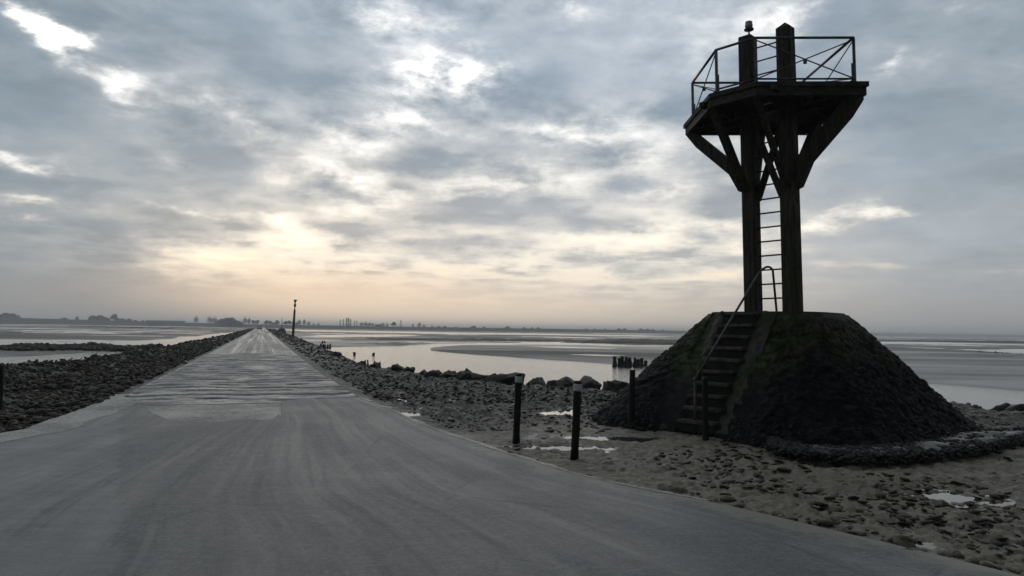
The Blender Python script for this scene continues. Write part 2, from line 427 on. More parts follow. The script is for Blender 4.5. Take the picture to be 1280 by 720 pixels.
def terrain(X, Y):
    D = np.hypot(X, Y)
    wv, av = to_wa(X, Y)
    sdR = sdf(road_poly, X, Y)
    sdB = sdf(bank_poly, X, Y)
    near = sstep(140, 40, D)
    sdB = sdB + fbm(X * 0.35, Y * 0.35, 3, 3) * 1.6 * near
    # tidal flats, drained in channels
    flat = ZW + 0.075 + fbm(X * 0.012, Y * 0.012, 3, 21) * 0.07 * sstep(20, 120, D) + fbm(X * 0.15, Y * 0.15, 3, 23) * 0.022
    far_wet = fbm(X * 0.006, Y * 0.02, 4, 31)
    flat = flat - sstep(0.11, 0.2, far_wet) * 0.10 * sstep(130, 260, D)
    flat = flat - sstep(0.10, 0.17, fbm(X * 0.045, Y * 0.06, 4, 33)) * 0.12 * sstep(55, 110, D)
    wm = np.zeros(X.shape)
    for p in WATER:
        s = sdf(p, X, Y)
        e = 0.4 + D * 0.012
        wm = np.maximum(wm, sstep(e, -e, s + fbm(X * 0.12, Y * 0.12, 3, 37) * (1.2 + D * 0.012)))
    flat = flat - wm * 0.2
    reef = np.zeros(X.shape)
    for p in REEF:
        s = sdf(p, X, Y)
        reef = np.maximum(reef, sstep(1 + D * 0.01, -1.0, s + fbm(X * 0.12, Y * 0.12, 4, 41) * (2 + D * 0.05)))
    flat = flat + reef * (0.12 + np.clip(fbm(X * 0.5, Y * 0.5, 4, 43), -0.2, 1) * 0.55)
    # causeway bank
    wside = sstep(-1, 1, wv)                          # 1 on the beacon side
    rub = sstep(-0.6, -2.0, sdB * 0 - 9) * 0
    n1 = fbm(X * 1.1, Y * 1.1, 4, 51); n2 = fbm(X * 3.3, Y * 3.3, 4, 55); n3 = fbm(X * 9, Y * 9, 3, 59)
    d1, d2, cid = cells(X * 3.2, Y * 3.2, 61)
    lump = np.clip(d2 - d1, 0, 0.6)
    mud = sstep(8.6, 6.4, np.hypot(X - 4.6, Y - 7.6) + fbm(X * 0.7, Y * 0.7, 3, 87) * 1.5) * wside        # open muddy ground by the beacon
    crest = sstep(-4.5, -1.2, sdB) * (1 - sstep(-1.0, 0.4, sdB))
    rough = 1 - 0.72 * mud
    z = -0.05 + n1 * (0.16 - 0.10 * mud) * rough + n2 * (0.10 - 0.05 * mud) * rough + n3 * (0.035 - 0.012 * mud) + lump * 0.09 * rough * (cid > 0.35) + crest * 0.10 * (1 - wside * 0.4)
    z = z - 0.10 * (1 - wside) * sstep(0.3, 2.0, sdR)
    # small loose stones and mud clods on the open ground
    e1, e2, eid = cells(X * 7, Y * 7, 71)
    z = z + mud * np.clip(0.42 - e1, 0, 1) * 0.035 * (eid > 0.72)
    wq = fbm(X * 2.5, Y * 2.5, 3, 77) * 1.2
    p1, p2, pid = cells(X * 6.6 + wq, Y * 8.0 - wq, 79)
    flaky = mud * sstep(-0.12, 0.10, fbm(X * 0.55, Y * 0.55, 3, 81) + 0.05 + 0.10 * sstep(1.0, 3.0, X) )
    z = z + flaky * ((pid - 0.5) * 0.040 * sstep(0.0, 0.12, p2 - p1) + n3 * 0.028 + fbm(X * 22, Y * 22, 2, 83) * 0.018)
    z = z + (1 - wside) * (1 - mud) * (n1 * 0.16 + fbm(X * 0.5, Y * 0.5, 3, 85) * 0.25) * sstep(0.2, 2.5, sdR)
    z = np.where(sdR < 0.8, z * sstep(-0.1, 0.8, sdR) + (-0.03) * (1 - sstep(-0.1, 0.8, sdR)), z)
    z = np.where(sdR < 0, -0.055, z)
    pud = np.zeros(X.shape)
    for (px, py, a, b) in PUDDLES:
        cx, cy = gp(px, py, -0.05)
        q = np.sqrt(((X - cx) / a) ** 2 + ((Y - cy) / b) ** 2) + n2 * 1.5 + n1 * 0.8
        pud = np.maximum(pud, sstep(1.6, 0.75, q))
    z = np.where(sdR > 0.05, z * (1 - pud) + (-0.085 + n3 * 0.02) * pud, z)
    k = sstep(-0.3, 2.6, sdB)
    z = z * (1 - k) + flat * k
    inbank = 1 - sstep(1.6, 2.6, sdB)
    return z, dict(mud=mud * inbank, bank=inbank, reef=reef * (1 - inbank), sd=np.clip(sdR, -1, 5), pud=pud, wside=wside)

# ------------------------------------------------------------------ terrain sheet
az_dense = np.linspace(rad(-41), rad(41), 760)
az_all = np.concatenate([np.linspace(rad(41), rad(319), 70)[1:-1] - 0.0, az_dense + 2 * math.pi])
r_all = np.concatenate([[0.4], np.geomspace(2.2, 34, 680), np.geomspace(34, 200, 150)[1:], np.geomspace(200, 9000, 130)[1:]])
RR, AA = np.meshgrid(r_all, az_all, indexing='ij')
TX = RR * np.sin(AA); TY = RR * np.cos(AA)
TZ, TA = terrain(TX, TY)
V = np.stack([TX, TY, TZ], -1).reshape(-1, 3)
Fq = grid_faces(len(r_all), len(az_all), wrap=True)[:, ::-1]
m, nt, b = new_mat('foreshore'); g = NB(nt)
p = g.pos()
mud, bank, reef, pud = g.attr('mud'), g.attr('bank'), g.attr('reef'), g.attr('pud')
nA = g.noise(p, 0.9, 6, 0.6); nB = g.noise(p, 5.0, 6, 0.65); nC = g.noise(p, 22.0, 5, 0.65); nF = g.noise(g.mapv(p, (0.012, 0.045, 1)), 1.0, 6, 0.6)
sand = g.mix(g.step(nF, 0.38, 0.62), (0.050, 0.046, 0.038), (0.086, 0.079, 0.066))
mudc = g.mix(g.step(nB, 0.34, 0.66), (0.112, 0.092, 0.062), (0.235, 0.198, 0.140))
mudc = g.mix(g.step(nA, 0.52, 0.66), mudc, (0.10, 0.088, 0.042))
mudc = g.mix(g.m('MULTIPLY', g.step(g.noise(g.mapv(p, (9.0, 26.0, 9)), 1.0, 5, 0.7), 0.54, 0.62), g.step(nA, 0.36, 0.56)), mudc, (0.05, 0.042, 0.026))
mudc = g.mix(g.step(nC, 0.56, 0.70), mudc, (0.06, 0.053, 0.04))
rubc = g.mix(g.step(nB, 0.36, 0.64), (0.013, 0.012, 0.010), (0.06, 0.052, 0.038))
rubc = g.mix(g.step(nA, 0.55, 0.7), rubc, (0.06, 0.043, 0.02))
rubr = g.mix(g.step(nB, 0.36, 0.64), (0.028, 0.024, 0.017), (0.105, 0.090, 0.066))
rubr = g.mix(g.step(nA, 0.50, 0.62), rubr, (0.055, 0.044, 0.022))
rubc = g.mix(g.attr('wside'), rubc, rubr)
bk = g.mix(mud, rubc, mudc)
reefc = g.mix(g.step(nB, 0.4, 0.6), (0.025, 0.024, 0.022), (0.06, 0.056, 0.05))
col = g.mix(reef, g.mix(bank, sand, bk), reefc)
wet = g.m('MULTIPLY', g.step(pud, 0.02, 0.35), bank)
col = g.mix(g.m('MULTIPLY', wet, 0.7), col, (0.035, 0.031, 0.024))
g.set(b.inputs['Base Color'], col)
ro = g.step(nF, 0.35, 0.65, 0.34, 0.75)
ro = g.m('ADD', g.m('MULTIPLY', ro, g.m('SUBTRACT', 1.0, bank)), g.m('MULTIPLY', g.step(nB, 0.3, 0.7, 0.42, 0.85), bank))
ro = g.m('MULTIPLY', ro, g.m('MULTIPLY_ADD', wet, -0.6, 1.0))
g.set(b.inputs['Roughness'], ro)
hb = g.m('ADD', g.m('MULTIPLY', nB, 0.6), g.m('MULTIPLY', nC, 0.4))
g.set(b.inputs['Normal'], g.bump(hb, 0.7, 0.05))
MAT_SHORE = m
g.set(b.inputs['Specular IOR Level'], g.m('MULTIPLY_ADD', reef, -0.45, 0.5))
ter = from_np('ground', V, Fq, m, smooth=True, attrs={k: v.ravel() for k, v in TA.items()})
tag(ter, kind='structure')

# ------------------------------------------------------------------ water
m, nt, b = new_mat('sea_water'); g = NB(nt)
b.inputs['Base Color'].default_value = (0.03, 0.042, 0.045, 1); b.inputs['Roughness'].default_value = 0.10; b.inputs['IOR'].default_value = 1.33
p = g.pos()
wv_ = g.m('ADD', g.noise(g.mapv(p, (1.0, 1.6, 1)), 2.2, 4, 0.6), g.m('MULTIPLY', g.noise(p, 0.5, 3), 0.6))
g.set(b.inputs['Normal'], g.bump(wv_, 0.9, 0.06))
MAT_WATER = m
rr_ = np.array([0, 8, 20, 45, 90, 200, 500, 1500, 4000, 8900.0]); aa_ = np.linspace(0, 2 * math.pi, 49)[:-1]
R2, A2 = np.meshgrid(rr_, aa_, indexing='ij')
wat = from_np('water', np.stack([R2 * np.sin(A2), R2 * np.cos(A2), np.full(R2.shape, ZW)], -1).reshape(-1, 3), grid_faces(len(rr_), 48, True)[:, ::-1], m)
tag(wat, kind='structure')
m, nt, b = new_mat('puddle_water'); g = NB(nt)
b.inputs['Base Color'].default_value = (0.05, 0.048, 0.04, 1); b.inputs['Roughness'].default_value = 0.04; b.inputs['IOR'].default_value = 1.33
g.set(b.inputs['Normal'], g.bump(g.noise(g.pos(), 6.0, 2), 0.05, 0.01))
for ip, (px, py, a, bb) in enumerate(PUDDLES):
    cx, cy = gp(px, py, -0.05); bm = bmesh.new()
    vs = [bm.verts.new((cx + a * 2.7 * math.cos(t), cy + bb * 2.7 * math.sin(t), -0.062)) for t in [2 * math.pi * k / 28 for k in range(28)]]
    for v in vs: v.co.z += 0.002 * ip - 0.006
    # keep the sheet off the road
    for v in vs:
        s_ = sdf(road_poly, np.array([v.co.x]), np.array([v.co.y]))[0]
        if s_ < 0.12: v.co.x += WX[0] * (0.12 - s_); v.co.y += WX[1] * (0.12 - s_)
    bm.faces.new(vs)
    o = from_bm('puddle', bm, m); tag(o, kind='structure')

# ------------------------------------------------------------------ road: asphalt, setts, concrete
def add_attr(o, n_, v_):
    a_ = o.data.attributes.new(n_, 'FLOAT', 'POINT'); a_.data.foreach_set('value', np.ascontiguousarray(v_, np.float32).ravel())

def ribbon(name, a_vals, s_vals, zf, mat, lw=left_w, rwf=right_w, attrs=None):
    A_, S_ = np.meshgrid(a_vals, s_vals, indexing='ij')
    return ribbon_grid(name, A_, S_, zf, mat, lw, rwf)

def ribbon_grid(name, A_, S_, zf, mat, lw=left_w, rwf=right_w, kind='structure'):
    L_ = lw(A_); W_ = L_ + (rwf(A_) - L_) * S_
    X = W_ * WX[0] + A_ * AX[0]; Y = W_ * WX[1] + A_ * AX[1]
    Z = zf(X, Y, A_, W_, S_)
    uv = np.stack([S_ * 5.1, A_], -1).reshape(-1, 2)
    o = from_np(name, np.stack([X, Y, Z], -1).reshape(-1, 3), grid_faces(*A_.shape)[:, ::-1], mat, smooth=True, uv=uv)
    if kind: tag(o, kind=kind)
    return o

def road_mat(name, ca, cb, cc, r0, r1, streak=(4.6, 0.13, 1), agg=90, bstr=0.25, extra=None, wet=None):
    m, nt, b = new_mat(name); g = NB(nt)
    uv = g.uv(); p = g.pos()
    st = g.noise(g.mapv(uv, streak), 1.0, 6, 0.6, 0.3); st2 = g.noise(g.mapv(uv, (streak[0] * 4, streak[1] * 2.2, 1)), 1.0, 5, 0.6)
    bl = g.noise(p, 0.55, 6, 0.62); fi = g.noise(p, 7.0, 6, 0.7); ag = g.noise(p, agg, 3, 0.7)
    s = g.m('ADD', g.m('MULTIPLY', st, 0.6), g.m('MULTIPLY', st2, 0.4))
    col = g.mix(g.step(s, 0.38, 0.62), ca, cb)
    col = g.mix(g.m('MULTIPLY', g.step(bl, 0.48, 0.68), 0.6), col, cc)
    gr = g.noise(p, 26.0, 4, 0.75)
    col = g.mix(1.0, col, g.vec(*[g.step(gr, 0.38, 0.62, 0.68, 1.32)] * 3), 'MULTIPLY')
    k = g.m('ADD', g.step(ag, 0.38, 0.62, 0.66, 1.34), g.step(fi, 0.36, 0.64, -0.16, 0.16))
    col = g.mix(1.0, col, g.vec(k, k, k), 'MULTIPLY')
    if extra: col = extra(g, uv, p, col)
    g.set(b.inputs['Base Color'], col)
    rr = g.step(g.m('ADD', g.m('MULTIPLY', s, 0.7), g.m('MULTIPLY', bl, 0.3)), 0.4, 0.6, r0, r1)
    if wet: rr = wet(g, uv, p, rr)
    g.set(b.inputs['Roughness'], rr)
    h = g.m('ADD', g.m('MULTIPLY', ag, 0.4), g.m('MULTIPLY', fi, 0.6))
    g.set(b.inputs['Normal'], g.bump(h, bstr, 0.012))
    return m

def asphalt_extra(g, uv, p, col):
    # old joint: left of a line running towards the camera lies a paler, older lay of tarmac
    s = g.n('ShaderNodeSeparateXYZ'); g.set(s.inputs[0], uv)
    q = g.n('ShaderNodeSeparateXYZ'); g.set(q.inputs[0], p)
    wob = g.m('MULTIPLY', g.m('SUBTRACT', g.noise(p, 1.4, 6, 0.7), 0.5), 0.42)
    wc = g.m('ADD', g.m('MULTIPLY', q.outputs[0], float(WX[0])), g.m('MULTIPLY', q.outputs[1], float(WX[1])))
    dl = g.m('ADD', g.m('SUBTRACT', wc, g.m('MULTIPLY_ADD', s.outputs[1], -0.164, 0.088)), wob)
    fl = g.noise(g.mapv(p, (0.7, 2.4, 1)), 2.0, 7, 0.7)
    pale = g.mix(g.step(fl, 0.36, 0.64), (0.14, 0.145, 0.15), (0.25, 0.25, 0.245))
    col = g.mix(g.step(dl, 0.10, -0.12, 0.0, 0.36), col, pale)
    ln = g.m('MULTIPLY', g.step(g.m('ABSOLUTE', g.m('SUBTRACT', dl, 0.03)), 0.10, 0.02), g.step(g.noise(p, 7, 5, 0.7), 0.44, 0.6))
    col = g.mix(g.m('MULTIPLY', ln, 0.7), col, (0.022, 0.022, 0.023))
    # dark tyre sweeps and scuffs
    ty = g.noise(g.mapv(uv, (5.0, 0.06, 1)), 1.0, 4, 0.55, 0.2)
    col = g.mix(g.m('MULTIPLY', g.step(ty, 0.53, 0.62), g.step(g.noise(p, 0.5, 3), 0.42, 0.6, 0.0, 0.28)), col, (0.05, 0.051, 0.053))
    tk = g.noise(g.mapv(uv, (16.0, 0.07, 1)), 1.0, 3, 0.5, 0.1)
    col = g.mix(g.m('MULTIPLY', g.step(tk, 0.60, 0.645), g.step(g.noise(p, 0.8, 3), 0.45, 0.58, 0.0, 0.6)), col, (0.038, 0.039, 0.042))
    tl = g.noise(g.mapv(uv, (9.0, 0.05, 1)), 1.3, 4, 0.6, 0.2)
    col = g.mix(g.m('MULTIPLY', g.step(tl, 0.585, 0.64), g.step(g.noise(p, 0.6, 4), 0.44, 0.6, 0.0, 0.38)), col, (0.20, 0.195, 0.18))
    sc = g.noise(g.mapv(p, (1.2, 7.0, 1)), 2.6, 6, 0.72, 0.8)
    col = g.mix(g.m('MULTIPLY', g.step(sc, 0.54, 0.70), 0.5), col, (0.19, 0.186, 0.175))
    s2 = g.noise(g.mapv(p, (2.2, 16.0, 1)), 2.0, 5, 0.7, 0.6)
    col = g.mix(g.m('MULTIPLY', g.step(s2, 0.52, 0.66), 0.42), col, (0.052, 0.053, 0.055))
    cr = g.voro(g.m('ADD', 0.0, 0.0) if False else p, 0.55, 'DISTANCE_TO_EDGE')
    col = g.mix(g.m('MULTIPLY', g.step(cr, 0.012, 0.004), g.step(g.noise(p, 0.9, 3), 0.5, 0.56, 0.0, 0.55)), col, (0.02, 0.02, 0.02))
    # mud dragged onto the right-hand side in pale sweeps
    sw = g.noise(g.mapv(uv, (6.0, 0.22, 1)), 1.4, 7, 0.72, 0.25)
    sw = g.m('MULTIPLY', g.step(sw, 0.52, 0.68), g.step(s.outputs[0], 2.2, 4.4))
    col = g.mix(g.m('MULTIPLY', sw, 0.34), col, (0.20, 0.188, 0.165))
    # silt washed over the shoulder
    si = g.m('ADD', s.outputs[0], g.m('MULTIPLY', g.m('SUBTRACT', g.noise(p, 1.6, 7, 0.7), 0.5), 0.9))
    return g.mix(g.m('MULTIPLY', g.step(si, 4.93, 5.06), 0.85), col, (0.20, 0.178, 0.135))
MAT_ASPH = road_mat('asphalt', (0.074, 0.075, 0.076), (0.090, 0.0905, 0.091), (0.120, 0.118, 0.112), 0.47, 0.60, extra=asphalt_extra)
MAT_ROAD = road_mat('concrete_road', (0.095, 0.094, 0.092), (0.16, 0.154, 0.142), (0.14, 0.133, 0.12), 0.26, 0.58, streak=(1.5, 0.012, 1), agg=40)
MAT_CONC = road_mat('worn_concrete', (0.27, 0.255, 0.225), (0.36, 0.34, 0.30), (0.20, 0.185, 0.16), 0.45, 0.75, streak=(1, 1, 1), agg=40)
sett_joint_shade = lambda g, uv, p, col: g.mix(g.m('MULTIPLY', g.attr('joint'), 1.0), col, (0.018, 0.017, 0.014))  # muddy joints, with the shadow lines between rows painted dark into the colour
MAT_SETT = road_mat('stone_setts', (0.115, 0.111, 0.101), (0.19, 0.182, 0.165), (0.095, 0.092, 0.086), 0.26, 0.60, streak=(0.8, 2.0, 1), agg=40, bstr=0.4, extra=sett_joint_shade)

A_END = 16.9
def asph_end(s):
    # ragged far edge of the tarmac, where a hole shows the concrete beneath
    e = np.full(s.shape, A_END)
    hole = sstep(0.10, 0.34, s + fbm(s * 22, s * 0 + 1.7, 4, 82) * 0.06) * (1 - sstep(0.60, 0.65, s + fbm(s * 30, s * 0 + 4.7, 4, 84) * 0.05))
    return e - hole * (3.1 + 0.12 * np.sin(s * 33)) + sstep(0.6, 0.75, s) * 0.75 + fbm(s * 14, s * 0 + 3.1, 4, 81) * 0.55
s_v = np.linspace(0, 1, 141)
k_v = 1 - np.linspace(0, 1, 220) ** 1.0
K_, S_ = np.meshgrid(np.linspace(0, 1, 240), s_v, indexing='ij')
A_ = -30 + (asph_end(S_) + 30) * (1 - (1 - K_) ** 1.8)
def asph_z(X, Y, A, W, Sv):
    e = np.minimum(asph_end(Sv) - A, 1.0)
    return 0.022 * sstep(0, 0.05, e) - 0.008 + fbm(X * 0.8, Y * 0.8, 3, 83) * 0.02 * sstep(0, 0.1, Sv) * sstep(1, 0.9, Sv)
ribbon_grid('road', A_, S_, asph_z, MAT_ASPH)
# concrete under the broken tarmac
ribbon('road_base', np.linspace(12.6, 17.2, 24), np.linspace(0.0, 1.0, 60), lambda X, Y, A, W, s: -0.014 + fbm(X * 2, Y * 2, 3, 85) * 0.008, MAT_CONC)
# stone setts, settled in waves across the road
SETT = {}
def sett_z(X, Y, A, W, s):
    wob = fbm(W * 0.5, A * 0.25, 3, 87) * 2.2 + fbm(W * 1.6, A * 0.8, 2, 88) * 0.5
    ph = (A + wob * 0.75) / 1.12
    wave = np.abs(np.mod(ph, 1.0) - 0.5) * 2
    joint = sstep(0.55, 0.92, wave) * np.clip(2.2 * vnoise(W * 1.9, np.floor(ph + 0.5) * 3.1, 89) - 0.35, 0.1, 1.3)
    f2 = np.abs(np.mod((A + wob * 0.5) / 0.155, 1.0) - 0.5) * 2
    cell = _hash(np.floor(W / 0.16 + np.mod(np.floor(ph * 4), 2) * 0.5), np.floor((A + wob * 0.5) / 0.155), 91)
    fade = sstep(17.0, 17.6, A) * sstep(47, 45.5, A)
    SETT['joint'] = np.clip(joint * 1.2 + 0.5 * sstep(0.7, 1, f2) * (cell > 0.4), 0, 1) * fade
    return -0.004 + fade * (-0.085 * joint - 0.010 * sstep(0.75, 1, f2) + (cell - 0.5) * 0.009 + fbm(X * 0.35, Y * 0.35, 2, 93) * 0.07) * sstep(0, 0.02, s + 0.0) - (1 - fade) * 0.004
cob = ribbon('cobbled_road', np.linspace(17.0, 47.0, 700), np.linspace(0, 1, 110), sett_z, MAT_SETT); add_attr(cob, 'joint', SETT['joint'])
ribbon('causeway', np.concatenate([np.linspace(47, 120, 60), np.linspace(122, 620, 60)]), np.linspace(0, 1, 21),
       lambda X, Y, A, W, s: 0.002 - 0.03 * (2 * s - 1) ** 2 + np.clip(A - 120, 0, 999) * 0.0012, MAT_ROAD)

# pale concrete kerb strip flush with the right edge of the tarmac
a_k = np.linspace(3.4, 17.4, 160)
def strip(name, a_vals, f0, f1, z, mat, n=7):
    A2_, S2_ = np.meshgrid(a_vals, np.linspace(0, 1, n), indexing='ij')
    W_ = f0(A2_) + (f1(A2_) - f0(A2_)) * S2_
    X = W_ * WX[0] + A2_ * AX[0]; Y = W_ * WX[1] + A2_ * AX[1]
    Z = np.full(X.shape, z) + fbm(X * 3, Y * 3, 2, 95) * 0.004
    o = from_np(name, np.stack([X, Y, Z], -1).reshape(-1, 3), grid_faces(*A2_.shape)[:, ::-1], mat, smooth=True, uv=np.stack([W_, A2_], -1).reshape(-1, 2))
    tag(o, kind='structure'); return o
strip('kerb_strip', np.linspace(6.3, 17.6, 160), lambda a: right_w(a) - 0.02 + fbm(a * 1.3, a * 0, 5, 97, 0.65) * 0.12,
      lambda a: right_w(a) + 0.05 + (0.03 + fbm(a * 2.0, a * 0 + 5, 5, 98, 0.65) * 0.26) * sstep(6.0, 8.0, a) * (0.6 + 0.9 * sstep(12, 16, a)), 0.018, MAT_CONC)
# concrete lip along the left edge
strip('kerb_strip', np.linspace(4, 19.5, 120), lambda a: left_w(a) - 0.25 + fbm(a * 1.1, a * 0 + 2, 4, 99) * 0.3,
      lambda a: left_w(a) + 0.55 * sstep(19.5, 16, a) + fbm(a * 0.9, a * 0 + 8, 4, 100) * 0.35, 0.016, MAT_CONC)

# ------------------------------------------------------------------ loose stones
def ico(sub):
    bm = bmesh.new(); bmesh.ops.create_icosphere(bm, subdivisions=sub, radius=1.0)
    bm.verts.ensure_lookup_table()
    V_ = np.array([v.co[:] for v in bm.verts]); F_ = np.array([[v.index for v in f.verts] for f in bm.faces]); bm.free()
    return V_, F_

def rock_shape(sub, seed, angular=0.95):
    V_, F_ = ico(sub); r_ = np.random.default_rng(seed)
    V_ = V_ * (1 + 0.30 * fbm(V_[:, 0] * 1.3 + V_[:, 2] + seed, V_[:, 1] * 1.3 - V_[:, 2] * 0.7, 3, seed)[:, None] * 2)
    for _ in range(7):                              # knock flats onto the stone
        n = r_.normal(size=3); n /= np.linalg.norm(n); t = 0.62 + 0.25 * r_.random()
        dd = V_ @ n; over = np.maximum(dd - t, 0) * angular
        V_ = V_ - over[:, None] * n
    return V_, F_
R1 = [rock_shape(1, k) for k in range(6)]; R2s = [rock_shape(2, 20 + k) for k in range(6)]; R3 = [rock_shape(3, 40 + k) for k in range(7)]

def scatter(name, P, size, flat, mat, shapes, label, seed=0, sink=0.3):
    """many stones in one mesh; P (n,3), size (n), flat (n) vertical squash"""
    r_ = np.random.default_rng(seed); n = len(P)
    VV, FF, TT = [], [], []; base = 0
    which = r_.integers(0, len(shapes), n)
    for k, (V0, F0) in enumerate(shapes):
        idx = np.where(which == k)[0]
        if not len(idx): continue
        m_ = len(idx); a = r_.random(m_) * 6.283; c, s = np.cos(a), np.sin(a)
        sx_ = size[idx] * (0.75 + 0.6 * r_.random(m_)); sy_ = size[idx] * (0.6 + 0.4 * r_.random(m_)); sz_ = size[idx] * flat[idx]
        x = V0[None, :, 0] * sx_[:, None]; y = V0[None, :, 1] * sy_[:, None]; z = V0[None, :, 2] * sz_[:, None]
        tl = (r_.random((m_, 2)) - 0.5) * 0.7
        z = z + x * tl[:, :1] + y * tl[:, 1:]
        X = x * c[:, None] - y * s[:, None] + P[idx, 0][:, None]; Y = x * s[:, None] + y * c[:, None] + P[idx, 1][:, None]
        Z = z + (P[idx, 2] + sz_ * sink)[:, None]
        VV.append(np.stack([X, Y, Z], -1).reshape(-1, 3))
        FF.append((F0[None] + (np.arange(m_) * len(V0))[:, None, None] + base).reshape(-1, 3)); base += m_ * len(V0)
        TT.append(np.repeat(r_.random(m_), len(V0)))
    o = from_np(name, np.concatenate(VV), np.concatenate(FF), mat, attrs={'tint': np.concatenate(TT)})
    tag(o, label, 'stones', kind='stuff')
    return o

def stone_mat(name, cols, rough=0.55, scale=6.0):
    m, nt, b = new_mat(name); g = NB(nt); p = g.pos()
    t = g.attr('tint'); n1 = g.noise(p, scale, 6, 0.65); n2 = g.noise(p, scale * 5, 5, 0.7)
    c = g.mix(g.step(t, 0.1, 0.6), cols[0], cols[1]); c = g.mix(g.step(t, 0.72, 0.8), c, cols[2]); c = g.mix(g.step(n1, 0.5, 0.68), c, cols[3])
    c = g.mix(g.m('MULTIPLY', g.step(g.noise(p, 0.55, 5, 0.65), 0.47, 0.60), 0.75), c, cols[3])
    k = g.step(n2, 0.3, 0.7, 0.5, 1.5); c = g.mix(1.0, c, g.vec(k, k, k), 'MULTIPLY')
    b.inputs['Specular IOR Level'].default_value = 0.35
    g.set(b.inputs['Base Color'], c); g.set(b.inputs['Roughness'], g.step(n1, 0.3, 0.7, rough - 0.17, min(rough + 0.2, 0.95)))
    g.set(b.inputs['Normal'], g.bump(n2, 0.6, 0.03))
    return m
MAT_RUB = stone_mat('weedy_stone', [(0.012, 0.0105, 0.008), (0.034, 0.029, 0.021), (0.07, 0.061, 0.047), (0.048, 0.033, 0.013)], 0.7)
MAT_FLAT = stone_mat('muddy_stone', [(0.12, 0.102, 0.072), (0.19, 0.164, 0.12), (0.26, 0.23, 0.175), (0.09, 0.073, 0.042)], 0.6, 9)
MAT_WEED = stone_mat('seaweed_clump', [(0.004, 0.004, 0.0045), (0.012, 0.0115, 0.009), (0.035, 0.028, 0.011), (0.009, 0.009, 0.007)], 0.5, 12)
MAT_SHING = stone_mat('shore_shingle', [(0.036, 0.030, 0.021), (0.080, 0.068, 0.050), (0.15, 0.132, 0.10), (0.055, 0.042, 0.02)], 0.6, 9)
MAT_RUBR = stone_mat('bank_stone', [(0.014, 0.0112, 0.0075), (0.036, 0.029, 0.019), (0.072, 0.060, 0.042), (0.038, 0.027, 0.011)], 0.72)
MAT_KELP = stone_mat('brown_weed', [(0.010, 0.009, 0.006), (0.03, 0.025, 0.014), (0.085, 0.06, 0.022), (0.05, 0.036, 0.014)], 0.6, 9)
MAT_BOULD = stone_mat('dark_boulder', [(0.012, 0.0115, 0.010), (0.028, 0.026, 0.022), (0.03, 0.028, 0.024), (0.022, 0.019, 0.010)], 0.6, 4)

def sample(n, rmin, rmax, az0, az1, cond, seed, power=1.0):
    r_ = np.random.default_rng(seed)
    u = r_.random(n); r = rmin * (rmax / rmin) ** (u ** power); a = rad(az0) + (rad(az1) - rad(az0)) * r_.random(n)
    X = r * np.sin(a); Y = r * np.cos(a)
    Z, at = terrain(X, Y); sR = sdf(road_poly, X, Y); sB = sdf(bank_poly, X, Y); wv_, _ = to_wa(X, Y)
    ok = cond(X, Y, sR, sB, wv_, at)
    return np.stack([X, Y, Z], -1)[ok], r[ok], r_
keep_off = lambda X, Y: (mound_r(X, Y) > 3.15)
# left bank rubble
P_, r, q = sample(34000, 9, 420, -44, -17.5, lambda X, Y, sR, sB, wv, at: (sR > 0.25) & (sB < 1.2) & (wv < 0), 201)
sz = (0.02 + 0.13 * q.random(len(P_)) ** 3.5 + 0.0014 * r)
scatter('rubble', P_, sz, 0.4 + 0.4 * q.random(len(P_)), MAT_RUB, R1, 'dark weed covered rubble bank along the left side of the causeway', 1)
# right bank rubble along the causeway and towards the water
P_, r, q = sample(24000, 17, 420, -21, 12, lambda X, Y, sR, sB, wv, at: (sR > 0.35) & (sB < 1.0) & (wv > 0) & (at['mud'] < 0.55), 202)
sz = 0.012 + 0.045 * q.random(len(P_)) ** 2.6 + 0.0014 * r
scatter('rubble', P_, sz, 0.25 + 0.4 * q.random(len(P_)), MAT_RUBR, R1, 'dark rubble bank between the causeway and the tidal channel', 2)
# flat muddy stones between the road edge and the water
P_, r, q = sample(22000, 10, 33, -14, 40, lambda X, Y, sR, sB, wv, at: (sR > 0.45) & (sB < -1.0) & (wv > 0) & keep_off(X, Y) & (at['pud'] < 0.2) & (at['mud'] < 0.75), 203)
sz = 0.014 + 0.065 * q.random(len(P_)) ** 3.5
scatter('shingle', P_, sz, 0.12 + 0.25 * q.random(len(P_)), MAT_SHING, R1, 'flat muddy stones strewn over the shore behind the white capped posts', 3)
# stones on the open mud in front of the mound
P_, r, q = sample(3600, 4.2, 13, -2, 44, lambda X, Y, sR, sB, wv, at: (sR > 0.1) & keep_off(X, Y) & (at['mud'] > 0.2) & (at['pud'] < 0.2) & (vnoise(X * 1.2, Y * 1.2, 7) > 0.42 - 0.5 * (sR < 0.5) + 0.25 * (X < 3)), 204)
sz = 0.008 + 0.06 * q.random(len(P_)) ** 4
scatter('shingle', P_, sz, 0.08 + 0.2 * q.random(len(P_)), MAT_FLAT, R2s, 'small stones and mud clods strewn on the ground in front of the mound', 4)
P_, r, q = sample(2600, 4.2, 12, 0, 44, lambda X, Y, sR, sB, wv, at: (sR > 0.0) & (sR < 0.42) & (to_wa(X, Y)[1] < 7.2), 205)
sz = 0.03 + 0.085 * q.random(len(P_)) ** 2.0
scatter('shingle', P_, sz, 0.3 + 0.3 * q.random(len(P_)), MAT_FLAT, R2s, 'broken stones along the near right edge of the tarmac road', 5)
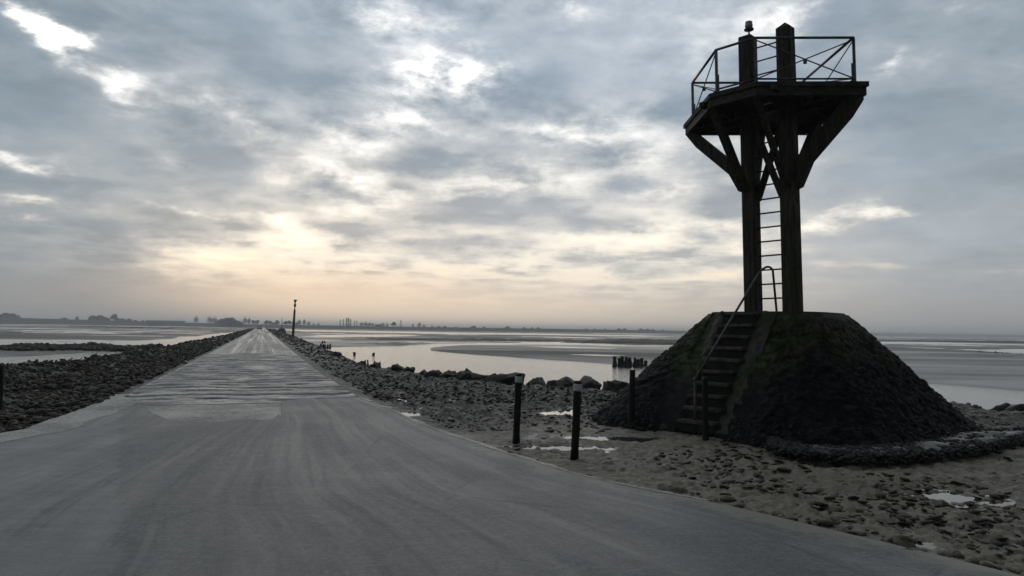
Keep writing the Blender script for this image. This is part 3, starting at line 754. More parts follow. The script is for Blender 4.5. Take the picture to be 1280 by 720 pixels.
# seaweed clumps
P_, r, q = sample(7000, 6, 30, -8, 44, lambda X, Y, sR, sB, wv, at: (sR > 0.6) & (sB < 0) & (wv > 0) & keep_off(X, Y) & (vnoise(X * 0.8, Y * 0.8, 17) > 0.62) & (at['pud'] < 0.3), 206)
sz = 0.02 + 0.07 * q.random(len(P_)) ** 1.6
scatter('seaweed', P_, sz, 0.18 + 0.2 * q.random(len(P_)), MAT_KELP, R1, 'dark brown seaweed lying in patches over the stony shore', 6)
P_, r, q = sample(22000, 8, 70, -44, -19, lambda X, Y, sR, sB, wv, at: (sR > 0.3) & (sB < 0) & (wv < 0), 207)
P_[:, 2] += q.random(len(P_)) * (0.05 + 0.0016 * r)
sz = 0.015 + 0.06 * q.random(len(P_)) ** 1.8 + r * 0.0008
scatter('seaweed', P_, sz, 0.3 + 0.4 * q.random(len(P_)), MAT_KELP, R1, 'brown seaweed and grit between the stones of the left bank', 7)

P_, r, q = sample(60000, 45, 130, -42, -22, lambda X, Y, sR, sB, wv, at: (at['reef'] > 0.35), 208)
sz = 0.10 + 0.28 * q.random(len(P_)) ** 2
scatter('rubble', P_[:2500], sz[:2500], 0.45 + 0.4 * q.random(len(P_))[:2500], MAT_RUB, R1, 'low dark rocks standing out of the shallow water on the left', 10)

# boulders at the water's edge, each a thing of its own
BOULDERS = [  # px, py of the foot, width m, label
    (398, 436, 0.8, None), (412, 443, 0.7, None), (418, 445, 1.0, None), (433, 450, 0.8, None), (452, 455, 0.8, None), (468, 459, 0.9, None), (484, 463, 0.8, None),
    (497, 466, 0.9, None), (512, 468, 0.8, None), (528, 472, 1.0, None), (543, 474, 1.2, 'rounded boulder with a square block on top left of the water edge gap'),
    (560, 477, 1.0, None), (584, 478, 1.2, 'dark boulder just right of the pale gap in the shore rocks'), (603, 479, 1.0, None), (618, 480, 0.9, None),
    (636, 483, 1.7, 'long low dark boulder behind the left white capped post'), (672, 484, 1.2, 'humped boulder right of the left white capped post'),
    (690, 486, 0.7, 'small boulder midway between the two white capped posts'), (707, 487, 1.25, 'broad boulder left of the right white capped post'),
    (736, 488, 1.3, 'peaked boulder just right of the right white capped post'), (768, 493, 1.0, 'flat topped square stone block by the foot of the mound'),
    (1178, 503, 0.7, None), (1192, 504, 0.6, None), (1206, 506, 0.9, None), (1222, 508, 0.6, None), (1236, 509, 0.8, None), (1254, 513, 1.1, None), (1275, 516, 1.2, None)]
for i, (px, py, wd, lab) in enumerate(BOULDERS):
    x, y = gp(px, py, -0.1); z = float(terrain(np.array([x]), np.array([y]))[0][0])
    V0, F0 = R3[i % len(R3)]; a = random.random() * 6.28; c, s = math.cos(a), math.sin(a)
    k = wd / 2 * 0.72; hgt = k * (0.50 + 0.16 * random.random()) * (0.75 if wd > 1.4 else 1)
    Vb = V0 * np.array([k * 1.05, k * 0.8, hgt])
    if wd == 1.0 and px == 768: Vb = np.clip(V0, -0.68, 0.68) * np.array([k * 1.5, k * 1.1, 0.42])
    Vb = Vb + (fbm(Vb[:, 0] * 5 + Vb[:, 2] * 3, Vb[:, 1] * 5 - Vb[:, 2] * 4, 4, i) * 0.26 + fbm(Vb[:, 0] * 14 + Vb[:, 2] * 9, Vb[:, 1] * 14 - Vb[:, 2] * 11, 3, i + 50) * 0.12)[:, None] * V0
    Vb = np.stack([Vb[:, 0] * c - Vb[:, 1] * s, Vb[:, 0] * s + Vb[:, 1] * c, Vb[:, 2]], -1)
    o = from_np('boulder', Vb, F0, MAT_BOULD, attrs={'tint': np.full(len(Vb), random.random())}, smooth=False)
    o.location = (x, y, z + hgt * 0.22)
    grp = 'boulders on the water edge right of the mound' if px > 1100 else 'boulders along the channel edge'
    tag(o, lab or ('dark boulder in the shore row right of the mound' if px > 1100 else 'dark boulder in the row between the causeway and the white capped posts'), 'boulder', grp)
# stone at the foot of the steps
def single_stone(px, py, size, label, mat):
    x, y = gp(px, py); z = float(terrain(np.array([x]), np.array([y]))[0][0])
    V0, F0 = R3[3]
    o = from_np('stone', V0 * np.array(size), F0, mat, attrs={'tint': np.full(len(V0), 0.4)}); o.location = (x, y, z + size[2] * 0.5); tag(o, label, 'stone')
single_stone(834, 536, (0.17, 0.14, 0.11), 'brown stone lying at the left foot of the steps', MAT_RUB)

# ------------------------------------------------------------------ stone mound with steps
TOPZ = 2.08
def mound_h_profile(t):
    """t 0 (top rim) .. 1 (foot): (apothem, z)"""
    a = np.interp(t, [0, 0.03, 0.27, 0.5, 0.80, 1.0], [1.18, 1.205, 1.62, 2.12, 2.80, 3.30]); z = np.interp(t, [0, 0.03, 0.27, 0.5, 0.80, 1.0], [TOPZ, TOPZ - 0.03, 1.58, 1.06, 0.36, -0.14])
    return a, z
root = empty('stone_mound', (MX, MY, 0), 0)
tag(root, 'dark weed covered stone mound with steps carrying the timber refuge tower', 'mound')
NT, NP = 130, 900
T_, PH = np.meshgrid(np.linspace(0, 1, NT), np.linspace(0, 2 * math.pi, NP, endpoint=False), indexing='ij')
ap, zz = mound_h_profile(T_)
nexp = 3.2
cu, su = np.cos(PH), np.sin(PH)
rr0 = 1 / (np.abs(cu) ** nexp + np.abs(su) ** nexp) ** (1 / nexp)
rad_ = rr0 * ap
arc = PH * 2.45; sl = T_ * 2.75
wob_ = fbm(arc * 2, sl * 2, 3, 299) * 0.5
d1, d2, cid = cells(arc * 6.5 + wob_, sl * 8.5 - wob_ + arc * 1.5, 301)
stone = np.clip(d2 - d1, 0, 0.35) * 0.08 + (cid - 0.5) * 0.04
clump = fbm(arc * 1.5, sl * 1.5, 4, 303) * 0.07 + fbm(arc * 9, sl * 9, 4, 305) * 0.11
bandm = sstep(0.01, 0.16, T_)
disp = (stone + clump * sstep(0.1, 0.5, T_)) * bandm
nz = 0.65
STU = -0.12                                        # stair centre line (local u)
near_st = (np.abs(rad_ * cu - STU) < 0.72) & (rad_ * su < 0)
disp = np.where(near_st, disp * 0.2 - 0.03, disp)
u_ = (rad_ + disp * 0.75) * cu; v_ = (rad_ + disp * 0.75) * su
# carve the stair slot on the -v side
zz2 = zz + disp * nz
c45, s45 = math.cos(rad(45)), math.sin(rad(45))
X = u_ * c45 + v_ * s45; Y = -u_ * s45 + v_ * c45
in_slot = (np.abs(u_ - STU) < 0.36) & (v_ < 0)
stl = TOPZ - np.maximum(-v_ - 1.19, 0) * (TOPZ / 1.70) + 0.03            # line of the stair nosings
kk = sstep(1.25, 0.72, np.abs(u_ - STU)) * (v_ < 0)
zz2 = np.where(kk > 0, zz2 * (1 - kk) + np.minimum(zz2, stl) * kk, zz2)
zz2 = np.where(in_slot, np.minimum(zz2, stl - 0.45), zz2)
Vm = np.stack([X, Y, zz2], -1).reshape(-1, 3)
m, nt, b = new_mat('mound_stone'); g = NB(nt)
p = g.obj(); sp = g.n('ShaderNodeSeparateXYZ'); g.set(sp.inputs[0], p)
n1 = g.noise(p, 2.2, 6, 0.6); n2 = g.noise(p, 9.0, 6, 0.7); n3 = g.noise(p, 30.0, 4, 0.7)
mus = g.mix(g.step(n2, 0.4, 0.64), (0.003, 0.0033, 0.004), (0.013, 0.0135, 0.016))
brown = g.mix(g.step(n2, 0.36, 0.64), (0.014, 0.011, 0.007), (0.060, 0.047, 0.029))
hgt = g.m('ADD', sp.outputs[2], g.m('MULTIPLY', g.m('SUBTRACT', n1, 0.5), 1.6))
col = g.mix(g.step(hgt, 0.9, 1.7), mus, brown)
uu = g.m('MULTIPLY', g.m('SUBTRACT', sp.outputs[0], sp.outputs[1]), 0.70711); vv = g.m('MULTIPLY', g.m('ADD', sp.outputs[0], sp.outputs[1]), 0.70711)
bes = g.m('MULTIPLY', g.step(g.m('ABSOLUTE', g.m('ADD', uu, 0.12)), 1.25, 0.75), g.m('MULTIPLY', g.step(vv, -0.2, -0.9), g.step(sp.outputs[2], 0.5, 1.3)))
moss = g.m('MAXIMUM', g.m('MULTIPLY', g.step(n1, 0.46, 0.6), g.step(hgt, 1.0, 1.9)), g.m('MULTIPLY', bes, g.step(n2, 0.35, 0.55)))
col = g.mix(g.m('MULTIPLY', moss, 0.8), col, (0.028, 0.052, 0.007))
col = g.mix(g.m('MULTIPLY', g.step(g.noise(p, 5.0, 3), 0.66, 0.74), 0.7), col, (0.045, 0.036, 0.02))
wpv = g.n('ShaderNodeVectorMath', operation='MULTIPLY'); g.set(wpv.inputs[0], p); wpv.inputs[1].default_value = (1.0, 1.0, 1.5)
ce = g.n('ShaderNodeTexVoronoi', feature='F1'); g.set(ce.inputs['Vector'], wpv.outputs[0]); ce.inputs['Scale'].default_value = 6.5
cs = g.n('ShaderNodeSeparateColor'); g.set(cs.inputs[0], ce.outputs['Color'])
kv = g.m('MULTIPLY', g.step(cs.outputs[0], 0.0, 1.0, 0.45, 1.9, 'LINEAR'), g.step(ce.outputs['Distance'], 0.75, 0.35, 0.45, 1.0))
col = g.mix(1.0, col, g.vec(kv, kv, kv), 'MULTIPLY')
g.set(b.inputs['Base Color'], col); g.set(b.inputs['Roughness'], g.step(n2, 0.3, 0.7, 0.42, 0.8))
b.inputs['Specular IOR Level'].default_value = 0.12
g.set(b.inputs['Normal'], g.bump(g.m('ADD', n2, g.m('MULTIPLY', n3, 0.6)), 0.9, 0.05))
MAT_MOUND = m
Fm = grid_faces(NT, NP, True)
# top cap: fan ring to the centre
capi = len(Vm); Vm = np.vstack([Vm, [[0, 0, TOPZ + 0.01]]])
capf = np.array([[capi, (k + 1) % NP, k, k] for k in range(NP)])
tri = np.concatenate([Fm[:, [0, 2, 1]], Fm[:, [0, 3, 2]], capf[:, [0, 2, 1]]])
from_np('slope', Vm, tri, MAT_MOUND, root, smooth=True)

def uvz(u, v, z):  # mound frame -> offset from the mound centre
    return Vector((u * c45 + v * s45, -u * s45 + v * c45, z))
MF = Matrix(((c45, s45, 0, 0), (-s45, c45, 0, 0), (0, 0, 1, 0), (0, 0, 0, 1)))
MAT_STEP = simple('step_stone', (0.055, 0.05, 0.04), (0.13, 0.118, 0.095), 7, 0.6, 0.15, 0.5, 0.02, cc=(0.04, 0.034, 0.022))
MAT_CURB = simple('mossy_curb', (0.022, 0.02, 0.014), (0.062, 0.055, 0.038), 6, 0.7, 0.12, 0.5, 0.02, cc=(0.018, 0.034, 0.008))
MAT_RISER = simple('dark_riser', (0.008, 0.008, 0.006), (0.022, 0.020, 0.015), 7, 0.6, 0.15, 0.5, 0.02)  # risers coloured darker than the treads
NS = 10; rise = TOPZ / NS; v_top = -1.18; run = 1.68 / NS
for k in range(NS):
    zt = TOPZ - k * rise + (0.012 if k == 0 else 0); vf = v_top - (k + 1) * run
    bm = bmesh.new()
    bm_box(bm, (0, 0, 0), (0.70, run + 0.20, 0.055), None, 0.012); roughen(bm, 0.008, 5, k)
    bmesh.ops.transform(bm, matrix=MF @ Matrix.Translation((STU + random.uniform(-.015, .015), vf + (run + 0.20) / 2 - 0.05, zt - 0.027)) @ Matrix.Rotation(random.uniform(-.025, .025), 4, 'Y') @ Matrix.Rotation(random.uniform(-.03, .03), 4, 'Z'), verts=bm.verts)
    stp = from_bm('step', bm, MAT_STEP, root)
    bm = bmesh.new(); bm_box(bm, (0, 0, 0), (0.69, run + 0.06, rise - 0.058), None, 0.006)
    bmesh.ops.transform(bm, matrix=MF @ Matrix.Translation((STU, vf + 0.03 + (run + 0.06) / 2, zt - 0.058 - (rise - 0.058) / 2)), verts=bm.verts)
    from_bm('riser', bm, MAT_RISER, stp)
# sloping side curbs
for sd_, wd in ((-1, 0.17), (1, 0.30)):
    bm = bmesh.new()
    n = 26; pts = []
    for i in range(n + 1):
        t = i / n; v = v_top + 0.02 - t * 1.72; z = TOPZ + (0.055 if sd_ > 0 else 0.03) * min(1, t * 6) + 0.02 - t * 2.12
        jog = 0.012 * math.sin(i * 1.9 + sd_)
        u0 = STU + sd_ * 0.355; u1 = STU + sd_ * (0.355 + wd)
        rowv = [bm.verts.new(uvz(u0, v, z - 0.45)), bm.verts.new(uvz(u0, v, z + jog)), bm.verts.new(uvz(u0 * 0.75 + u1 * 0.25, v, z + 0.015 + jog)),
                bm.verts.new(uvz((u0 + u1) / 2, v, z + 0.018 - jog)), bm.verts.new(uvz(u1, v, z + jog - 0.01)), bm.verts.new(uvz(u1, v, z - 0.45))]
        pts.append(rowv)
    for i in range(n):
        for j in range(5): bm.faces.new((pts[i][j], pts[i][j + 1], pts[i + 1][j + 1], pts[i + 1][j]))
    bm.faces.new(pts[0]); bm.faces.new(pts[-1][::-1]); roughen(bm, 0.014, 4.5, 9 + sd_)
    from_bm('stair_curb', bm, MAT_CURB, root, smooth=False)
# flat coping slab on the top
bm = bmesh.new()
ring = [(1.14 / (abs(math.cos(t)) ** 3.2 + abs(math.sin(t)) ** 3.2) ** (1 / 3.2), t) for t in [2 * math.pi * k / 40 for k in range(40)]]
lo = [bm.verts.new(uvz(r * math.cos(t), r * math.sin(t), TOPZ - 0.05)) for r, t in ring]; hi = [bm.verts.new(uvz(r * math.cos(t) * 0.985, r * math.sin(t) * 0.985, TOPZ + 0.03)) for r, t in ring]
bm.faces.new(hi)
for k in range(40): bm.faces.new((lo[k], lo[(k + 1) % 40], hi[(k + 1) % 40], hi[k]))
from_bm('coping_slab', bm, MAT_CURB, root)
# low apron ledge curving round the front and right of the foot, hung with weed
bm = bmesh.new(); pts = []
LEDGE = [(958, 560), (975, 570), (1010, 575), (1060, 579), (1110, 579), (1160, 576), (1210, 570), (1250, 561), (1290, 552), (1340, 545)]
LW = [gp(*q_) for q_ in LEDGE]
LWs = []
for i in range(len(LW) - 1):
    for k in range(14):
        t = k / 14; LWs.append((LW[i][0] * (1 - t) + LW[i + 1][0] * t, LW[i][1] * (1 - t) + LW[i + 1][1] * t))
nl = len(LWs)
Pl = np.array(LWs); ctr = np.array([MX, MY])
prof = [(0.0, -0.12), (0.02, 0.03), (0.05, 0.09), (0.10, 0.135), (0.17, 0.15), (0.26, 0.15), (0.40, 0.145), (0.6, 0.135), (0.9, 0.10), (1.3, 0.02), (1.6, -0.1)]
VL = []
for i, q_ in enumerate(Pl):
    dirv = (ctr - q_); dirv /= np.linalg.norm(dirv)
    e = min(1, i / 10) * min(1, (nl - 1 - i) / 6 + 0.2)
    for (o_, z_) in prof:
        x, y = q_ + dirv * o_
        VL.append((x, y, (z_ * 0.72 if z_ > 0 else z_) * e - (1 - e) * 0.1))
VL = np.array(VL)
nn = fbm(VL[:, 0] * 4, VL[:, 1] * 4 + VL[:, 2] * 4, 4, 311)
VL[:, 2] += nn * 0.13; VL[:, :2] += (nn * 0.30)[:, None] * np.array([[0.3, -0.9]])
MAT_APRON = simple('apron_concrete', (0.03, 0.028, 0.023), (0.10, 0.092, 0.075), 4, 0.5, 0.2, 0.5, 0.03, cc=(0.03, 0.03, 0.028))
VLl = VL - np.array([MX, MY, 0])
from_np('apron_ledge', VLl, grid_faces(nl, len(prof)), MAT_APRON, root, smooth=True)
# weed hanging on the ledge and round the foot
r_ = np.random.default_rng(5); PW = []; 
for _ in range(9000):
    q_ = Pl[r_.integers(3, nl)]; dirv = (ctr - q_); dirv /= np.linalg.norm(dirv); o_ = r_.normal(0.05, 0.08) if r_.random() < 0.6 else r_.uniform(0.0, 0.75)
    PW.append((q_[0] + dirv[0] * o_ + r_.normal(0, .03), q_[1] + dirv[1] * o_ + r_.normal(0, .03), r_.uniform(0.0, 0.10) if o_ < 0.12 else 0.095))
PW = np.array(PW)
o = scatter('seaweed', PW, 0.008 + 0.034 * r_.random(len(PW)) ** 2.5, 0.6 + 0.5 * r_.random(len(PW)), MAT_WEED, R1, 'black seaweed and mussels hanging on the ledge round the mound', 8)
PW = []
for _ in range(4500):
    t = r_.random() * 6.283; n_ = r_.normal(3.0, 0.14); rr_0 = n_ / (abs(math.cos(t)) ** 3.2 + abs(math.sin(t)) ** 3.2) ** (1 / 3.2)
    u, v = rr_0 * math.cos(t), rr_0 * math.sin(t)
    if abs(u - STU) < 0.72 and v < 0: continue
    q_ = uvz(u, v, 0); PW.append((MX + q_.x, MY + q_.y, max(0.0, (3.17 - n_) * 0.9) + 0.0))
PW = np.array(PW)
scatter('seaweed', PW, 0.010 + 0.03 * r_.random(len(PW)) ** 2, 0.5 + 0.5 * r_.random(len(PW)), MAT_WEED, R1, 'black weed and small stones heaped round the foot of the mound', 9)

# handrail of bent pipe beside the steps
fx, fy = gp(869, 541); hr = empty('handrail', (fx, fy, 0))
tag(hr, 'thin bent pipe handrail running up beside the mound steps', 'handrail')
MAT_PIPE = simple('weathered_pipe', (0.035, 0.029, 0.024), (0.085, 0.074, 0.063), 9, 0.5, 0.15, 0.2, 0.004, cc=(0.07, 0.04, 0.02), metal=0.3)
def at_depth(px, py, Yd):
    d_ = ray(px, py); t = Yd / d_[1]; return Vector((d_[0] * t, Yd, H + d_[2] * t))
P0 = Vector((fx, fy, -0.1)); P1 = at_depth(869, 474, fy); P2 = at_depth(952, 336, 13.35); P3 = at_depth(962, 329.5, 13.5); P4 = at_depth(966, 334, 13.56); P5 = at_depth(971, 392, 13.62)
def arcpts(a, b, c, n=5):
    return [(1 - t) ** 2 * a + 2 * (1 - t) * t * b + t * t * c for t in [k / n for k in range(n + 1)]]
path = [P1 + (P2 - P1) * 0.0] + [P1 + (P2 - P1) * k for k in (0.3, 0.6, 0.95)] + arcpts(P1 + (P2 - P1) * 0.97, P3 + Vector((-0.02, 0, 0.02)), P4 + Vector((0, 0, -0.06)), 6) + [P5]
offv = -Vector((fx, fy, 0))
bm = bmesh.new(); bm_tube(bm, path, 0.021, 10); from_bm('rail', bm, MAT_PIPE, hr, True, offv)
bm = bmesh.new(); bm_tube(bm, [P0, P0 + Vector((0.0, 0, 0.5)), P1], 0.024, 10); bm_tube(bm, [P1 + Vector((0, 0, -.03)), P1 + Vector((0, 0, .03))], 0.034, 10); from_bm('post', bm, MAT_PIPE, hr, True, offv)

# ------------------------------------------------------------------ refuge tower
MAT_TIMB = simple('old_timber', (0.020, 0.017, 0.012), (0.068, 0.057, 0.040), 6, 0.8, 0.12, 0.55, 0.02, stretch=(3, 3, 0.35), cc=(0.030, 0.040, 0.012))
MAT_DECK = simple('deck_timber', (0.022, 0.020, 0.016), (0.062, 0.055, 0.042), 5, 0.75, 0.12, 0.5, 0.015, stretch=(1, 1, 3), cc=(0.03, 0.034, 0.014))
MAT_RAIL = simple('galvanised_rail', (0.06, 0.062, 0.065), (0.12, 0.125, 0.13), 12, 0.5, 0.12, 0.15, 0.003, cc=(0.07, 0.05, 0.035), metal=0.4)
MAT_LADD = simple('rusty_rung', (0.02, 0.018, 0.016), (0.055, 0.045, 0.036), 14, 0.6, 0.15, 0.3, 0.004, metal=0.3)
TWX, TWY, TWZ = 5.17, 14.25, TOPZ + 0.02
tw = empty('refuge_tower', (TWX, TWY, TWZ))
tag(tw, 'tall dark timber refuge tower with railed lookout platform on two posts', 'tower')
vdir = Vector((TWX, TWY, 0)).normalized()
tw.rotation_euler = (Matrix.Rotation(rad(-1.1), 3, vdir) @ Matrix.Rotation(rad(-45), 3, 'Z')).to_euler()
DK = 4.19                                          # deck top above the mound
PS = 0.405
for sx_, top, wd in ((-1, 5.72, 0.285), (1, 5.66, 0.30)):
    bm = bmesh.new()
    prof_r = [(-0.35, 1.02), (0.0, 1.02), (1.2, 1.0), (3.0, 1.0), (4.6, 0.98), (top, 0.96)]
    rings = []
    ch = 0.03
    for z_, k in prof_r:
        h_ = wd / 2 * k; c_ = h_ - ch
        pts8 = [(c_, -h_), (h_, -c_), (h_, c_), (c_, h_), (-c_, h_), (-h_, c_), (-h_, -c_), (-c_, -h_)]
        rings.append([bm.verts.new((sx_ * PS + a_ + random.uniform(-.004, .004), b_ + random.uniform(-.004, .004), z_)) for a_, b_ in pts8])
    for i in range(len(rings) - 1):
        for k in range(8): bm.faces.new((rings[i][k], rings[i][(k + 1) % 8], rings[i + 1][(k + 1) % 8], rings[i + 1][k]))
    bm.faces.new(rings[0][::-1])
    if sx_ > 0:
        tip = bm.verts.new((sx_ * PS, 0, top + 0.13))
        for k in range(8): bm.faces.new((rings[-1][k], rings[-1][(k + 1) % 8], tip))
    else: bm.faces.new(rings[-1])
    pil = from_bm('mast_post', bm, MAT_TIMB, tw)
    # moss and bolt heads on the post
    for zb in (0.9, 1.7, 2.55, 2.2, 3.1):
        bm = bmesh.new(); bm_tube(bm, [(sx_ * PS + wd / 2 - 0.02, 0.03, zb), (sx_ * PS + wd / 2 + 0.022, 0.03, zb)], 0.026, 8)
        from_bm('bolt_head', bm, MAT_LADD, pil)
# deck: square with the corner over the steps cut off
DR = 1.89; CUT = -1.43
oct_ = [(DR, 0), (0, DR), (-DR, 0), (-(DR + CUT), CUT), (DR + CUT, CUT)]
HOLE = [(0.2, 0.30), (-0.2, 0.30), (-0.2, -0.30), (0.2, -0.30)]
def ring_poly(bm, pts, z0, z1, inset0=0.0):
    a_ = [bm.verts.new((x, y, z0)) for x, y in pts]; b_ = [bm.verts.new((x, y, z1)) for x, y in pts]; n = len(pts)
    for i in range(n): bm.faces.new((a_[i], a_[(i + 1) % n], b_[(i + 1) % n], b_[i]))
    bm.faces.new(a_[::-1]); bm.faces.new(b_)
def scale_poly(pts, d_):
    """move each edge of a polygon out by d_"""
    n = len(pts); out = []
    ar = sum(pts[i][0] * pts[(i + 1) % n][1] - pts[(i + 1) % n][0] * pts[i][1] for i in range(n))
    sg = 1 if ar > 0 else -1
    for i in range(n):
        p0, p1, p2 = Vector(pts[i - 1]), Vector(pts[i]), Vector(pts[(i + 1) % n])
        e1 = (p1 - p0).normalized(); e2 = (p2 - p1).normalized(); n1_ = Vector((e1.y, -e1.x)) * sg; n2_ = Vector((e2.y, -e2.x)) * sg
        bis = (n1_ + n2_).normalized(); q_ = p1 + bis * (d_ / max(0.25, bis.dot(n1_))); out.append((q_.x, q_.y))
    return out
# planks
bm = bmesh.new(); pw = 0.165
y0 = CUT
while y0 < DR - 0.02:
    y1 = min(y0 + pw - 0.008, DR - 0.01)
    if y0 < 0: xa, xb = DR + y0, DR + y1
    else: xa, xb = DR - y0, DR - y1
    xa, xb = min(xa, DR), min(xb, DR)
    if y0 < 0 < y1: xb = DR - y1
    jz = random.uniform(-.004, .004)
    segs = [(-1, 1)]
    if -0.32 < (y0 + y1) / 2 < 0.32:     # opening for the ladder between the posts
        for (l0, l1, m0, m1) in ((-xa, -0.22, -xb, -0.22), (0.22, xa, 0.22, xb)):
            vs = [bm.verts.new(c_) for c_ in ((l0, y0, DK - 0.05 + jz), (l1, y0, DK - 0.05 + jz), (m1, y1, DK - 0.05 + jz), (m0, y1, DK - 0.05 + jz), (l0, y0, DK + jz), (l1, y0, DK + jz), (m1, y1, DK + jz), (m0, y1, DK + jz))]
            for f in ((3, 2, 1, 0), (4, 5, 6, 7), (0, 1, 5, 4), (1, 2, 6, 5), (2, 3, 7, 6), (3, 0, 4, 7)): bm.faces.new([vs[i] for i in f])
    else:
        vs = [bm.verts.new(c_) for c_ in ((-xa, y0, DK - 0.05 + jz), (xa, y0, DK - 0.05 + jz), (xb, y1, DK - 0.05 + jz), (-xb, y1, DK - 0.05 + jz), (-xa, y0, DK + jz), (xa, y0, DK + jz), (xb, y1, DK + jz), (-xb, y1, DK + jz))]
        for f in ((3, 2, 1, 0), (4, 5, 6, 7), (0, 1, 5, 4), (1, 2, 6, 5), (2, 3, 7, 6), (3, 0, 4, 7)): bm.faces.new([vs[i] for i in f])
    y0 += pw
deck = from_bm('deck', bm, MAT_DECK, tw)
# fascia boards along each edge: an upper lip and a set-back lower board
out_p = scale_poly(oct_, 0.035); in_p = scale_poly(oct_, -0.03)
out2 = scale_poly(oct_, 0.0); in2 = scale_poly(oct_, -0.075)
for i in range(5):
    j = (i + 1) % 5; bm = bmesh.new()
    for (o_, n_, z0, z1) in ((out_p, in_p, DK - 0.075, DK + 0.012), (out2, in2, DK - 0.235, DK - 0.077)):
        q = [o_[i], o_[j], n_[j], n_[i]]
        ring_poly(bm, q, z0, z1)
    from_bm('fascia', bm, MAT_DECK, tw)
# joists under the deck
for (a_, b_) in (((-1.72, -0.24), (1.72, -0.24)), ((-1.72, 0.24), (1.72, 0.24)), ((-0.72, -1.33), (-0.72, 1.05)), ((0.72, -1.33), (0.72, 1.05))):
    bm = bmesh.new(); zc = DK - 0.135 if a_[0] != b_[0] else DK - 0.11
    xx = (1.55 if a_[0] != b_[0] else a_[0])
    pa = (-xx, a_[1], zc) if a_[0] != b_[0] else (a_[0], a_[1], zc); pb_ = (xx, b_[1], zc) if a_[0] != b_[0] else (b_[0], b_[1], zc)
    bm_beam(bm, pa, pb_, 0.11, 0.16 if a_[0] != b_[0] else 0.10, 0.008); from_bm('joist', bm, MAT_TIMB, tw)
# heavy raking struts out to the left and right corners
z_ = lambda v: v - TWZ
HEAVY = [(.10, z_(4.50)), (.25, z_(4.55)), (.46, z_(5.02)), (1.20, z_(5.74)), (1.40, DK - 0.28), (1.40, DK - 0.238), (.92, DK - 0.238), (.40, z_(5.50)), (.18, z_(5.18)), (.10, z_(5.10))]
SLIM = [(.10, z_(4.58)), (.22, z_(4.62)), (.42, z_(5.00)), (1.18, z_(5.72)), (1.40, DK - 0.28), (1.40, DK - 0.238), (1.20, DK - 0.238), (.15, z_(5.06)), (.10, z_(5.02))]
HEAVY = [(.10, z_(4.50)), (.24, z_(4.55)), (.46, z_(5.01)), (1.20, z_(5.73)), (1.40, DK - 0.28), (1.40, DK - 0.238), (1.12, DK - 0.238), (.20, z_(5.12)), (.10, z_(5.08))]
for sx_ in (1, -1):
    if sx_ < 0: HEAVY = SLIM
    bm = bmesh.new(); bm_prism(bm, HEAVY, Matrix.Translation((sx_ * PS, 0, 0)) @ Matrix.Diagonal((sx_, 1, 1, 1)), 0.20)
    from_bm('strut', bm, MAT_TIMB, tw)
# struts forward to the cut corner and back to the far corner, from both posts
def strut(a_, b_, w_, h_):
    bm = bmesh.new(); bm_beam(bm, a_, b_, w_, h_, 0.01); return from_bm('strut', bm, MAT_TIMB, tw)
strut((-PS - 0.02, -0.20, z_(4.62)), (-0.50, -1.32, DK - 0.20), 0.15, 0.13)
strut((PS + 0.02, -0.19, z_(4.55)), (0.42, -1.36, DK - 0.20), 0.11, 0.10)
strut((-PS, 0.20, z_(4.72)), (-0.62, 1.02, DK - 0.18), 0.15, 0.15)
strut((PS, 0.20, z_(4.72)), (0.62, 1.02, DK - 0.18), 0.15, 0.15)
# crossed braces between the posts
strut((-PS + 0.12, 0.06, z_(4.40)), (PS - 0.14, 0.06, z_(5.90)), 0.09, 0.12)
strut((PS - 0.12, -0.06, z_(4.40)), (-PS + 0.14, -0.06, z_(5.90)), 0.09, 0.12)
# ladder rungs between the posts
ld = bpy.data.objects.new('ladder', None); link(ld, tw)
zr = 0.30
while zr < 5.6:
    bm = bmesh.new(); bm_tube(bm, [(-PS + 0.10, -0.02, zr), (PS - 0.10, -0.02, zr)], 0.016, 8); from_bm('rung', bm, MAT_LADD, ld, True); zr += 0.285
# railing
RI = scale_poly(oct_, -0.14); RH = 0.90
# corner order: 0 right(A) 1 back(E) 2 left(D) 3 chamfer-left(C) 4 chamfer-right(B)
rl = bpy.data.objects.new('railing', None); link(rl, tw)
def V3(i, z__): return Vector((RI[i][0], RI[i][1], DK + z__))
for i in range(5):
    bm = bmesh.new(); bm_beam(bm, V3(i, -0.02), V3(i, RH), 0.045, 0.045, 0.004)
    inn = Vector((-RI[i][0], -RI[i][1], 0)).normalized() * 0.035
    bm_beam(bm, V3(i, 0.0) + inn, V3(i, 0.42) + inn, 0.05, 0.03, 0.004)
    from_bm('rail_post', bm, MAT_RAIL, rl)
for i in range(5):
    j = (i + 1) % 5
    bm = bmesh.new(); bm_tube(bm, [V3(i, RH), V3(j, RH)], 0.026, 8); from_bm('top_rail', bm, MAT_RAIL, rl, True)
    bm = bmesh.new(); bm_tube(bm, [V3(i, 0.12), V3(j, 0.12)], 0.019, 8); from_bm('bottom_rail', bm, MAT_RAIL, rl, True)
    if i in (4, 0, 1, 2):
        bm = bmesh.new(); bm_tube(bm, [V3(i, 0.12), V3(j, RH - 0.04)], 0.012, 6); bm_tube(bm, [V3(i, RH - 0.04), V3(j, 0.12)], 0.012, 6)
        c_ = (V3(i, 0.45) + V3(j, 0.45)) / 2; bm_tube(bm, [c_ + Vector((0, 0, -.04)), c_ + Vector((0, 0, .04))], 0.035, 8)
        from_bm('cross_brace', bm, MAT_RAIL, rl)
